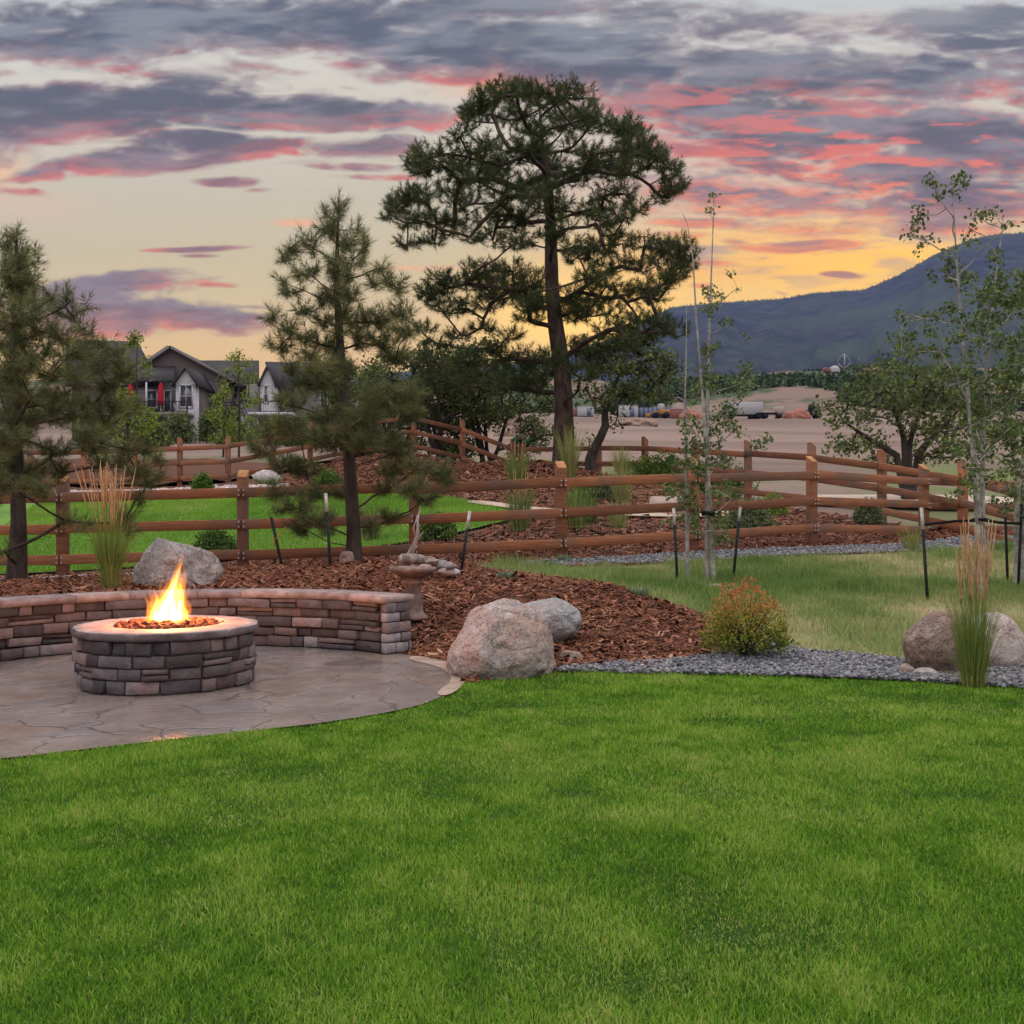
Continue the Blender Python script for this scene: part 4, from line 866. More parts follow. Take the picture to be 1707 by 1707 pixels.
RISE = [(868, 32, 745), (771, 32.6, 713), (690, 33.2, 694), (600, 33.6, 702), (517, 33, 717), (455, 32, 729), (380, 30.5, 741), (300, 30.5, 744), (225, 30.5, 747), (140, 30.5, 750), (50, 30.5, 750), (-60, 30.5, 750)]
def build_fences():
    fence('rail_fence', [rail_pt(*p) for p in FRONT], 'nearest brown rail fence with three rails, bolted posts and wire mesh crossing the whole garden', 'rail fences', True, True, 3)
    fence('rail_fence', [rail_pt(*p) for p in BACK], 'brown rail fence running back from the right edge to the tallest pine', 'rail fences', False, False, 4)
    fence('rail_fence', [rail_pt(*p)+A(-.25 if i == 0 else 0, 0, 0) for i, p in enumerate(RISE)], 'brown rail fence climbing the mulch rise left of the tallest pine', 'rail fences', False, False, 5)
build_fences()

# ------------------------------------------------------------------ fire pit, flame, seat wall
def arc_stones(mb, r, a0, a1, z0, heights, rg, wmin=.10, wmax=.30, depth=.07, inward=False):
    z = z0
    for h in heights:
        a = a0+rg.uniform(0, .04)
        while a < a1:
            w = rg.uniform(wmin, wmax); da = w/r
            if a+da > a1-.03/r: da = a1-a
            sub = [(z, h)] if rg.random() > .13 or h < .08 else [(z, h*.5), (z+h*.5, h*.5)]
            for (zz, hh) in sub:
                V, F = block((da*r-.012, depth, hh-.011), min(.0055, hh*.09), 1)
                V = V.copy()*(1+.0*V); V += .007*fbm(V*14+rg.uniform(0, 90, 3), 3, int(rg.integers(99)))[:, None]*A(.8, 1.2, .8)
                V = V@np.array([[1, 0, rg.normal(0, .02)], [0, 1, 0], [rg.normal(0, .05), 0, 1]])
                rr = r+(rg.uniform(-.02, .024))*(-1 if inward else 1)
                am = a+da/2; ang = am-math.pi/2
                th = V[:, 0]/r
                ra = rr+V[:, 1]; aa = am-th if not inward else am+th
                W = np.stack([PIT[0]+ra*np.cos(aa), PIT[1]+ra*np.sin(aa), zz+hh/2+V[:, 2]], -1)
                mb.add(W, F if inward is None else F, np.clip(.06+.80*rg.beta(1.1, 1.25), 0, 1))
            a += da
        z += h
def flip(mb):
    return mb
def build_pit():
    rg = np.random.default_rng(8)
    root = thing('fire_pit', (PIT[0], PIT[1], 0), 'round stone fire pit with a flat ring top and burning fire on the patio', 'fire pit')
    mb = MB(); arc_stones(mb, .603, 0, 2*math.pi, .022, [.098, .085, .09, .098], rg, .10, .27, .09); mb.build('stone_face', M['stone'], root, smooth=False)
    mb = MB(); lathe(mb, [(.585, .0), (.616, .02), (.616, .395), (.43, .395), (.41, .30), (.0, .29)], (PIT[0], PIT[1], 0), 64); mb.build('mortar_core', M['mortar'], root)
    mb = MB()
    lathe(mb, [(.40, .398), (.654, .396), (.665, .402), (.667, .42), (.665, .438), (.661, .448), (.654, .453), (.60, .456), (.50, .457), (.395, .456), (.386, .45), (.385, .43), (.385, .36)], (PIT[0], PIT[1], 0), 140)
    v = mb.V[0]; rr = np.hypot(v[:, 0]-PIT[0], v[:, 1]-PIT[1]); k = (rr > .63)[:, None]
    mb.V[0] = v+k*fbm(v*22, 3, 9)[:, None]*.016*nrm(v-A(PIT[0], PIT[1], .43))*A(1, 1, .25)
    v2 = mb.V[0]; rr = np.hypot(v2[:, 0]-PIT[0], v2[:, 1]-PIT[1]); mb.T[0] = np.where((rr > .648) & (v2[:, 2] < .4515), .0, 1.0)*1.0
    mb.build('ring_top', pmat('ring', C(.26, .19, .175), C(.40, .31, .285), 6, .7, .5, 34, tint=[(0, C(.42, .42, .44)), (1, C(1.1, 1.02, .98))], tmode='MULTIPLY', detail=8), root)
    V0, F0 = ico(1); n = 520; a = rg.uniform(0, 6.28, n); r = .40*np.sqrt(rg.uniform(0, 1, n))
    s = rg.uniform(.016, .034, n); mb = MB()
    scatter_shapes(mb, V0*(1+.25*fbm(V0*3, 2, 3)[:, None]), F0, np.stack([PIT[0]+r*np.cos(a), PIT[1]+r*np.sin(a), .425+.035*(1-(r/.4)**2)+rg.uniform(-.012, .02, n)], -1), np.stack([s, s*rg.uniform(.7, 1.2, n), s*.8], -1), rg.uniform(0, 6, (n, 2)), rg.uniform(0, 1, n))
    setting(mb.build('lava_rock', M['lava'], root), 'stuff')
    # flame: glowing gas in tapering tongues
    def gas(nm, col, st):
        m = bpy.data.materials.new(nm); m.use_nodes = True; T = NT(m.node_tree); T.n.clear()
        o = T.new('ShaderNodeOutputMaterial'); e = T.new('ShaderNodeEmission'); e.inputs[0].default_value = col; e.inputs[1].default_value = st
        T.l.new(e.outputs[0], o.inputs['Volume']); return m
    outer = gas('flame_outer', (1.0, .26, .022, 1), 9.0); mid = gas('flame_mid', (1.0, .44, .07, 1), 34.0); inner = gas('flame_inner', (1.0, .70, .34, 1), 60.0)
    fr = thing('flame', (PIT[0], PIT[1], .45), 'bright orange flame rising from the lava rock in the fire pit', 'flame')
    def tongue(x, y, h, lean, r, mat, ph, z0=.42):
        t = np.linspace(0, 1, 26); c = np.stack([PIT[0]+x+lean*t**1.4+.022*np.sin(t*7+ph)*t, PIT[1]+y+.018*np.sin(t*6+ph*2)*t, z0+h*t], -1)
        rad = r*np.clip((1-t)**.8*(.62+1.15*t*(1-t)*2.1), 0, 9)*(1+.10*np.sin(t*15+ph)); rad[0] *= .55; rad[-1] = .0006
        mb = MB(); tube(mb, c, np.maximum(rad, .0006), 12); mb.build('tongue', mat, fr, smooth=True)
    for (x, y, h, ln, r, ph) in [(.035, 0, .56, .085, .062, .3), (-.03, .02, .40, .05, .072, 1.4), (-.085, -.02, .31, -.03, .058, 2.2), (-.115, .01, .235, -.055, .044, 4.0), (.09, -.015, .42, .02, .055, 3.1), (.12, .02, .27, .03, .045, 5.2), (.0, -.05, .34, .03, .06, .9), (.055, .05, .48, .06, .05, 2.7), (-.055, .06, .36, .0, .05, 5.9), (.145, -.02, .15, .02, .035, 1.1), (-.14, .03, .13, -.02, .035, 3.3), (-.10, .0, .36, -.02, .026, .2), (-.06, .03, .45, .05, .024, 1.9), (.07, -.03, .52, .05, .03, 4.4), (.105, .0, .36, .06, .026, 2.4), (-.12, -.02, .30, -.05, .022, 5.1), (.01, .04, .47, .09, .026, 3.7)]:
        tongue(x, y, h*1.08, ln, r*1.15, outer, ph)
    for (x, y, h, ln, r, ph) in [(.035, 0, .42, .055, .045, .6), (-.025, .01, .31, .035, .055, 1.7), (-.075, -.01, .23, -.02, .042, 2.5), (.085, -.01, .30, .015, .042, 3.5), (.0, -.03, .26, .02, .05, 1.2), (.115, .01, .17, .02, .03, 5.5)]:
        tongue(x, y, h*1.28, ln*1.2, r*1.1, mid, ph)
    for (x, y, h, ln, r, ph) in [(.03, 0, .28, .025, .034, .8), (-.03, 0, .20, .015, .040, 2.0), (.08, 0, .19, .01, .030, 3.8), (-.07, .0, .13, -.01, .03, 1.0)]:
        tongue(x, y, h*1.5, ln*1.3, r, inner, ph)
    L = bpy.data.lights.new('firelight', 'POINT'); L.energy = 105; L.color = (1, .33, .09); L.shadow_soft_size = .10; L.specular_factor = .12
    lo = bpy.data.objects.new('firelight', L); COL.objects.link(lo); lo.location = (PIT[0]+.02, PIT[1]-.02, .57)
build_pit()
def build_seat_wall():
    rg = np.random.default_rng(18); A0, A1 = R(45.3), R(186)
    root = thing('seat_wall', (PIT[0], PIT[1]+2.2, 0), 'curved low stone seat wall with a flat cap around the fire pit', 'wall')
    H = [.10, .085, .10, .085, .09]
    mb = MB(); arc_stones(mb, 2.085, A0, A1, .022, H, rg, .12, .44, .09, True)
    arc_stones(mb, 2.325, A0, A1, .022, H, rg, .14, .40, .08)
    e = A(math.cos(A0), math.sin(A0)); tn = A(math.sin(A0), -math.cos(A0))
    z = .022
    for h in H:                                            # the end of the wall
        x = 2.05
        while x < 2.33:
            w = min(rg.uniform(.10, .2), 2.36-x)
            V, F = block((w-.008, .07, h-.010), .006, 1); V = V+.004*fbm(V*14+rg.uniform(0, 90, 3), 3, 5)[:, None]
            V = rotz(V, A0); c = A(PIT[0], PIT[1], z+h/2); c[:2] += e*(x+w/2)+tn*(.012+rg.uniform(-.01, .012))
            mb.add(V+c, F, rg.beta(1.6, 1.6)*.8+.2); x += w
        z += h
    mb.build('stone_face', M['stone'], root)
    n = 60; th = np.linspace(A0+.01, A1, n); prof = A(2.10, 0.02, 2.31, .02, 2.31, .478, 2.10, .478).reshape(-1, 2)
    V = np.stack([PIT[0]+prof[None, :, 0]*np.cos(th)[:, None], PIT[1]+prof[None, :, 0]*np.sin(th)[:, None], np.repeat(prof[None, :, 1], n, 0)], -1).reshape(-1, 3)
    i = np.arange(n-1)[:, None]*4; j = np.arange(4)[None]; j2 = (j+1) % 4
    MB().add(V, [np.stack([i+j, i+4+j, i+4+j2, i+j2], -1).reshape(-1, 4), np.array([[0, 1, 2, 3]])]).build('mortar_core', M['mortar'], root)
    mb = MB(); a = A0-.022
    while a < A1:
        da = rg.uniform(.2, .34); da = min(da, A1-a); m = 9
        V, F = block((1, .37, .062), .010, 1); V = V.copy()
        # bend a slab along the arc
        bmx = bmesh.new(); bmesh.ops.create_grid(bmx, x_segments=8, y_segments=3, size=.5)
        bmesh.ops.solidify(bmx, geom=bmx.faces[:], thickness=.062); bmx.verts.index_update()
        W = np.array([q.co[:] for q in bmx.verts]); fs = {}
        for f in bmx.faces: fs.setdefault(len(f.verts), []).append([q.index for q in f.verts])
        bmx.free()
        zc = W[:, 2]-W[:, 2].min(); r = 2.2+W[:, 1]*(.385); aa = a+da/2+W[:, 0]*(da-.006/2.2)
        edge = np.maximum(np.abs(W[:, 0]), np.abs(W[:, 1])) > .49
        top = zc > .03
        r = r+np.where(edge & (np.abs(W[:, 1]) > .49), .008*fbm(np.c_[aa*14, zc*20, r], 2, 3), 0)-np.where(top & (np.abs(W[:, 1]) > .49), .006*np.sign(W[:, 1]), 0)
        Z = .480+zc+np.where(top, .003*fbm(np.c_[aa*9, r*9, r*0], 2, 6), 0)+rg.uniform(-.003, .003)
        mb.add(np.stack([PIT[0]+r*np.cos(aa), PIT[1]+r*np.sin(aa), Z], -1), [np.array(f) for f in fs.values()], rg.uniform(0, 1)); a += da
    mb.build('cap', M['cap'], root)
build_seat_wall()

# ------------------------------------------------------------------ rocks
def rock(name, c, size, label, mat, seed, cuts=7, rz=0, group=None, cat='boulder', rough=.10, n=5, cutd=(.62, .9)):
    rg = np.random.default_rng(seed); V, F = ico(n); V = V.copy()
    for k in range(cuts):
        nv = nrm(rg.normal(size=3)+A(0, 0, .25)); dd = rg.uniform(*cutd); e = np.maximum(V@nv-dd, 0); V = V-e[:, None]*nv*.88
    V = V*(1+rough*fbm(V*1.6+seed, 3, seed)[:, None]+rough*.28*fbm(V*6+seed, 4, seed+9, .6)[:, None])
    V = V/np.maximum(np.abs(V).max(0), 1e-6)*np.array(size)/2
    V = rotz(V, rz)+np.array(c)
    o = MB().add(V, F).build(name, mat, smooth=True)
    o.data.transform(__import__('mathutils').Matrix.Translation(-np.array(c))); o.location = tuple(c)
    return tag(o, label, cat, group)
def rock_px(name, x0, x1, y0, y1, d, label, mat, seed, depth=.9, **kw):
    w = (x1-x0)/FP*d; h = (y1-y0)/FP*d; c = P((x0+x1)/2, (y0+y1)/2, d)
    return rock(name, c, (w, w*depth, h), label, mat, seed, **kw)
def build_rocks():
    B = 'granite boulders'
    # front boulder: steep left flank, high rounded top
    V, F = ico(6); V = V.copy()
    for nv, dd in [((-.62, -.5, .5), .84), ((-.85, -.1, .3), .84), ((.9, -.35, .1), .90), ((.1, -.9, .25), .88), ((0, 0, -1), .55), ((.3, .8, .4), .8), ((-.05, -.2, 1), .94)]:
        nv = nrm(A(*nv)); e = np.maximum(V@nv-dd, 0); V = V-e[:, None]*nv*.9
    V = V*(1+.055*fbm(V*1.7+3, 3, 3)[:, None]+.022*fbm(V*7, 5, 8, .65)[:, None])
    V = V-(V.max(0)+V.min(0))/2; V = V/np.abs(V).max(0)
    V[:, 0] = V[:, 0]*(1-.10*V[:, 2])+.04*V[:, 2]; V = V/np.abs(V).max(0)
    d = 8.22; c = P(837, 1066, d); V = V*A(186, 0, 136)/FP*d/2+V*A(0, .42, 0)
    o = MB().add(V, F).build('boulder', M['granite'], smooth=True); o.location = tuple(c); tag(o, 'largest pinkish granite boulder at the end of the patio, beside the lawn', 'boulder', B)
    rock_px('boulder', 838, 970, 992, 1078, 9.2, 'smooth grey boulder lying on the mulch just behind the largest pinkish boulder', M['granite_grey'], 4, 1.0, group=B, rough=.07, n=6, cutd=(.7, .92))
    rock_px('boulder', 214, 370, 887, 1010, 11.0, 'grey pointed boulder on the mulch behind the seat wall, above the flame', M['granite_grey'], 15, .8, group=B, rough=.09, n=6, cutd=(.52, .85))
    rock_px('boulder', 1506, 1632, 1018, 1134, 8.25, 'rounded brown boulder left of the tall reed grass at the right lawn edge', M['granite_brown'], 6, .9, group=B, rough=.06, n=6, cutd=(.72, .95))
    rock_px('boulder', 1608, 1706, 1020, 1136, 8.45, 'rounded pale grey boulder right of the tall reed grass at the right lawn edge', granite('granite_pale', C(.14, .12, .11), C(.52, .46, .43), C(.68, .63, .60), C(.54, .41, .35), 5.2), 7, .9, group=B, rough=.06, n=6, cutd=(.72, .95))
    S_ = 'small stones by the boulders'
    rock_px('stone', 926, 974, 1084, 1118, 8.62, 'small rounded tan stone touching the right foot of the largest pinkish boulder', M['granite_brown'], 8, .9, group=S_, cat='stone', n=4)
    rock_px('stone', 908, 940, 1106, 1124, 8.35, 'small flat tan stone in the gravel before the largest pinkish boulder', M['granite'], 9, .9, group=S_, cat='stone', n=4)
    rock_px('stone', 1522, 1562, 1112, 1136, 8.0, 'smooth round stone at the foot of the brown boulder', M['rock_pale'], 10, .9, group=S_, cat='stone', n=4, rough=.04)
    rock_px('stone', 1500, 1524, 1106, 1126, 8.1, 'small pinkish stone left of the brown boulder', M['granite'], 14, .9, group=S_, cat='stone', n=4)
    rock_px('stone', 1172, 1212, 972, 996, 12.6, 'pale stone at the foot of the three-stemmed aspen', M['rock_pale'], 12, .9, cat='stone', n=4)
    rock_px('stone', 32, 46, 930, 982, 12.6, 'upright pale stone beside the trunk of the leftmost pine', M['rock_pale'], 13, 1.2, cat='stone', n=4)
    o = rock_px('stone', 562, 592, 918, 952, 12.7, 'flat brown stone leaning against the trunk of the young pine near the bird bath', M['granite_brown'], 16, .5, cat='stone', n=4); 
    rock_px('stone', 420, 476, 783, 812, 23.5, 'pale pink rock beyond the fence, right of the tall bolted post', M['rock_pale'], 17, .8, cat='stone', n=4)
    c = G1(1112, 19.7)
    o = rock('stone_block', c+A(0, 0, .16), (.62, .5, .40), 'squared pale sandstone block on the mulch beyond the fence, left of the aspen stems', pmat('sandstone', C(.42, .30, .24), C(.56, .43, .36), 6, .9, .5, 30), 19, cuts=0, cat='stone', rough=.03, n=4)
    V, F = block((.62, .5, .42), .03, 2); me = o.data
    o2 = MB().add(V+.012*fbm(V*5, 2, 2)[:, None], F).build('stone_block_mesh', me.materials[0]); o.data = o2.data; bpy.data.objects.remove(o2)
    rg = np.random.default_rng(77)
    for k, (x0, x1, y0, y1, lab) in enumerate([(716, 752, 932, 952, 'largest grey stone of the pile beside the bird bath'), (704, 732, 926, 944, 'brown stone of the pile touching the bird bath bowl'), (728, 768, 946, 962, 'flattest pale stone at the front of the pile by the bird bath'), (740, 762, 936, 950, 'small dark stone at the right end of the pile by the bird bath'), (694, 722, 940, 952, 'tan stone half hidden behind the bird bath bowl')]):
        rock_px('stone', x0, x1, y0, y1, 11.6-.1*k, lab, [M['granite_grey'], M['granite_brown'], M['rock_pale'], M['granite_grey'], M['granite']][k], 90+k, .8, cat='stone', group='stones by the bird bath', n=3, rough=.05)
build_rocks()

# ------------------------------------------------------------------ bird bath, driftwood, stakes
def build_small():
    d = 10.05; c = P(688, 1030, d); c[2] = tz1(c[0], c[1])-.02; top = P(688, 946, d)[2]; h = top-c[2]
    root = thing('bird_bath', c, 'weathered terracotta bird bath on a stepped pedestal at the end of the seat wall', 'bird bath')
    mb = MB(); lathe(mb, [(.0, 0), (.15, 0), (.152, .03), (.12, .05), (.105, .09), (.085, h*.5), (.08, h*.66), (.105, h*.70), (.108, h*.73), (.085, h*.755), (.09, h*.80), (0, h*.80)], c, 36, jit=.02); mb.build('pedestal', M['terracotta'], root, smooth=True)
    mb = MB(); lathe(mb, [(0, h*.79), (.085, h*.79), (.17, h*.86), (.225, h*.93), (.235, h*.965), (.232, h), (.215, h*1.012), (.20, h*.985), (.14, h*.94), (0, h*.925)], c, 44, jit=.012); mb.build('bowl', M['terracotta'], root, smooth=True)
    mb = MB(); lathe(mb, [(0, h*.962), (.19, h*.962)], c, 30)
    # driftwood
    d = 11.3; q = lambda x, y, dd=0: P(400+x/3.88, 700+y/3.88, d+dd)
    base = q(1110, 960)
    root = thing('driftwood', base, 'grey forked piece of driftwood standing behind the bird bath', 'driftwood')
    mb = MB(); tube(mb, [q(1060, 960), q(1085, 905, .02), q(1110, 850), q(1135, 790), q(1150, 730), q(1150, 650), q(1165, 560, .02)], [.055, .048, .034, .026, .02, .012, .004], 9)
    tube(mb, [q(1130, 800), q(1160, 760), q(1185, 725)], [.022, .018, .006], 7); tube(mb, [q(1140, 770), q(1120, 700, -.03), q(1150, 620, -.04)], [.014, .010, .004], 6)
    tube(mb, [q(1085, 905), q(1050, 880, .05), q(1040, 900, .1)], [.04, .03, .012], 7); mb.build('forked_stem', M['drift'], root, smooth=True)
    mb = MB(); tube(mb, [q(1050, 900, -.15), q(1110, 895, .0), q(1180, 905, .2), q(1260, 935, .35)], [.055, .06, .055, .03], 10); mb.build('hollow_log', M['drift'], root, smooth=True)
    mb = MB(); tube(mb, [q(1200, 920), q(1270, 910), q(1340, 890)], [.02, .012, .004], 6); mb.build('twig', M['drift'], root, smooth=True)
    # T posts: (top px, top py, bottom px, bottom py, distance, white share)
    rows = [(452, 862, 473, 946, 12.6, 0, 'short black stake leaning left between the fence and the young pine, orange twine on it'), (543, 822, 553, 966, 12.3, .2, 'black stake with a long white tip, just left of the young pine trunk'),
            (783, 852, 767, 953, 12.2, .26, 'black stake with a white tip leaning right, right of the bird bath'), (1123, 847, 1130, 976, 12.9, .2, 'black stake with a pale tip left of the three-stemmed aspen'),
            (1234, 845, 1221, 956, 13.4, .18, 'black stake with a white tip right of the three-stemmed aspen'), (1536, 846, 1547, 1000, 11.9, .22, 'black stake with a wooden tip tied by a strap to the tall aspen clump'),
            (1676, 862, 1680, 948, 13.2, 0, 'short black stake beside the aspen at the right edge'), (1703, 840, 1697, 966, 12.6, 0, 'black stake half cut off by the right edge of the photo')]
    for (x0, y0, x1, y1, d, ws, lab) in rows:
        b = P(x1, y1, d); b[2] = min(b[2], tz1(b[0], b[1])+.02)-.08; t = P(x0, y0, d)
        root = thing('stake', b, lab, 'stake', 'tree stakes'); v = nrm(t-b); L = np.linalg.norm(t-b)
        sd = nrm(np.cross(v, A(0, 1, 0))); fw = np.cross(sd, v)
        def tee(mb, p0, p1, k=1.0):
            for (o, hw, hd) in [(0, .018*k, .003*k), (.014*k, .003*k, .016*k)]:
                c8 = [p+sd*sx*hw+fw*(o+sy*hd) for p in (p0, p1) for sx, sy in ((-1, -1), (1, -1), (1, 1), (-1, 1))]
                mb.add(np.array(c8), np.array([[0, 1, 5, 4], [1, 2, 6, 5], [2, 3, 7, 6], [3, 0, 4, 7], [4, 5, 6, 7], [3, 2, 1, 0]]))
        mb = MB(); tee(mb, b, b+v*L*(1-ws))
        for s in np.arange(.15, 1-ws, .07): V, F = block((.012, .014, .012), 0); mb.add(V+b+v*L*s-fw*.006, F)
        mb.build('shaft', M['tpost'], root)
        if ws: mb = MB(); tee(mb, b+v*(L*(1-ws)), t, 1.05); mb.build('tip', M['white_paint'], root)
    # straps
    def strap(name, pts, w, label):
        mb = MB()
        for a, b in zip(pts[:-1], pts[1:]): beam(mb, a, b, .012, w)
        o = mb.build(name, M['strap']); return tag(o, label, 'strap', 'tree straps')
    q = lambda x, y, d: P(x, y, d)
    ring = lambda c, rx, ry, n=10: [c+A(rx*math.cos(t), ry*math.sin(t), .012*math.sin(2*t)) for t in np.linspace(0, 2*math.pi, n)]
    strap('strap', ring(q(1181, 856, 13.15), .085, .07), .045, 'black strap around the stems of the three-stemmed aspen')
    strap('strap', ring(q(1634, 867, 12.0), .10, .09)+[q(1590, 869, 12), q(1537, 875, 11.95)], .03, 'black strap running from the tall aspen clump to the stake with a wooden tip')
    strap('strap', [q(1648, 868, 12.05), q(1665, 871, 12.3), q(1702, 873, 12.6)], .035, 'short black strap between the tall aspen clump and the stake at the right edge')
    tw = MB(); tube(tw, [P(455, 900, 12.55), P(461, 897, 12.54), P(470, 886, 12.55), P(477, 878, 12.6)], .006, 5); tube(tw, [P(457, 899, 12.55), P(457, 912, 12.56)], .005, 5)
    tag(tw.build('twine', flat('orange_twine', C(.55, .16, .04), .7)), 'bright orange twine tied on the short leaning stake', 'twine')
    # feeder hanging from the tall pine, green ornament on the fence post
    d = 28.3; c = P(867, 702, d); root = thing('bird_feeder', c, 'small bird feeder hanging on a thin wire left of the tallest pine trunk', 'bird feeder')
    mb = MB(); tube(mb, [P(867, 640, d), P(867, 700, d)], .008, 4); tube(mb, [P(867, 702, d), P(867, 728, d)], .006, 4); mb.build('wire', M['tpost'], root)
    mb = MB(); lathe(mb, [(0, 0), (.10, 0), (.12, .02), (.12, .035), (0, .03)], c, 14); lathe(mb, [(.0, .25), (.02, .24), (.02, .0)], c, 8); mb.build('tray', M['bark_dark'], root)
    d = 31.85; c = P(868, 736, d); c[2] = rail_pt(868, 32, 745)[2]+.2
    root = thing('post_ornament', c, 'green leafy ornament sitting on the corner fence post left of the tallest pine', 'ornament')
    mb = MB(); lathe(mb, [(.0, .10), (.10, .08), (.13, .04), (.14, .0)], c, 14, jit=.2); mb.build('cap', flat('dark_red', C(.10, .03, .02)), root)
    mb = MB(); leaves(mb, np.array([c+A(0, 0, .04), c+A(.14, 0, .02), c+A(-.14, 0, .02)]), .14, 26, .10, np.random.default_rng(3), .9); mb.build('foliage', flat('green_plastic', C(.03, .30, .08)), root)
build_small()

# ------------------------------------------------------------------ shrubs and tall grasses
def blades(mb, base, n, h, spread, w, rg, tmean=.5, droop=.35, tsd=.2, segs=4, r0=.06):
    a = rg.uniform(0, 6.283, n); ln = h*rg.uniform(.55, 1.05, n); sp = spread*rg.uniform(0, 1, n)**.7
    rr = r0*np.sqrt(rg.uniform(0, 1, n)); t = np.linspace(0, 1, segs+1)
    dx, dy = np.cos(a), np.sin(a)
    hor = (rr[:, None]+(sp*ln)[:, None]*(t[None]**1.5)); zz = ln[:, None]*(t[None]-droop*(sp)[:, None]*t[None]**3)
    X = base[0]+dx[:, None]*hor; Y = base[1]+dy[:, None]*hor; Z = base[2]+zz
    b = a+rg.uniform(-1.2, 1.2, n)+math.pi/2; ww = w*.5*(1-t[None]**2*.9)*rg.uniform(.7, 1.2, n)[:, None]
    wx, wy = np.cos(b)[:, None]*ww, np.sin(b)[:, None]*ww
    V = np.stack([np.stack([X-wx, Y-wy, Z], -1), np.stack([X+wx, Y+wy, Z], -1)], 2).reshape(-1, 3)
    m = (segs+1)*2; i = (np.arange(n)*m)[:, None]; k = (np.arange(segs)*2)[None]
    F = np.stack([i+k, i+k+1, i+k+3, i+k+2], -1).reshape(-1, 4)
    mb.add(V, F, np.repeat(np.clip(rg.normal(tmean, tsd, n), 0, 1), m)); return np.stack([X[:, -1], Y[:, -1], Z[:, -1]], -1), a
def tall_grass(base, h, spread, n, np_, ph, label, seed, w=.006, tmean=.4, group='tall ornamental grasses', r0=.07, pl=.20):
    rg = np.random.default_rng(seed); root = thing('ornamental_grass', base, label, 'ornamental grass', group)
    mb = MB(); blades(mb, base, n, h, spread, w, rg, tmean, .35, .22, 5, r0); blades(mb, base, n//5, h*.75, spread*2.6, w, rg, tmean+.25, .62, .25, 6, r0); blades(mb, base, n//10, h*.35, 1.5, w, rg, .95, .6, .1, 5, r0*1.3); mb.build('foliage', M['reed_blade'], root)
    if np_:
        mb = MB(); ms = MB()
        for k in range(np_):
            a = rg.uniform(0, 6.28); s = abs(rg.normal(0, .45))*spread*.75; L = ph*rg.uniform(.78, 1.02)
            t = np.linspace(0, 1, 9); p = base+np.stack([math.cos(a)*(r0*.6+s*L*t**1.3), math.sin(a)*(r0*.6+s*L*t**1.3), L*t], -1)
            tube(ms, p[:7], .0022, 3, cap=False)
            q = p[-1]+(p[4]-p[-1])*np.linspace(1, 0, 9)[:, None]*(pl*2.2/(.5*L))
            r = .0085*np.sin(np.linspace(.12, 1, 9)*math.pi*.93)+.0015
            q = q+rg.normal(0, .0025, q.shape); tube(mb, q, r*.62*(.7+.6*rg.random(9)), 5)
        ms.build('stalk', M['reed_blade'], root); mb.build('plume', M['reed_plume'], root)
    return root
def shrub(name, base, size, n, leaf, label, seed, mat, k=9, group='garden shrubs', sd=.22, tm=.5, grad=0):
    rg = np.random.default_rng(seed); root = thing(name, base, label, 'shrub', group); size = np.array(size)
    q = nrm(rg.normal(size=(n, 3)))*(rg.uniform(.12, 1, (n, 1))**.45); q[:, 2] = np.abs(q[:, 2])*1.0
    q = q*(1+.16*fbm(q*2.2+seed, 2, seed)[:, None]); p = base+A(0, 0, size[2]*.12)+q*size*A(.5, .5, .88)
    mb = MB(); idx = rg.choice(n, min(n, 70), replace=False)
    for i in idx: m = base+(p[i]-base)*A(.35, .35, .5); tube(mb, [base+rg.normal(0, .02, 3)*A(1, 1, 0), m, p[i]], [.008, .005, .002], 3, cap=False)
    mb.build('stem', M['bark_dark'], root)
    mb = MB(); leaves(mb, p, leaf*2.0, k, leaf, rg, np.clip(tm+grad*(q[:, 2]-.45), 0, 1), .8, sd); mb.build('foliage', mat, root); return root
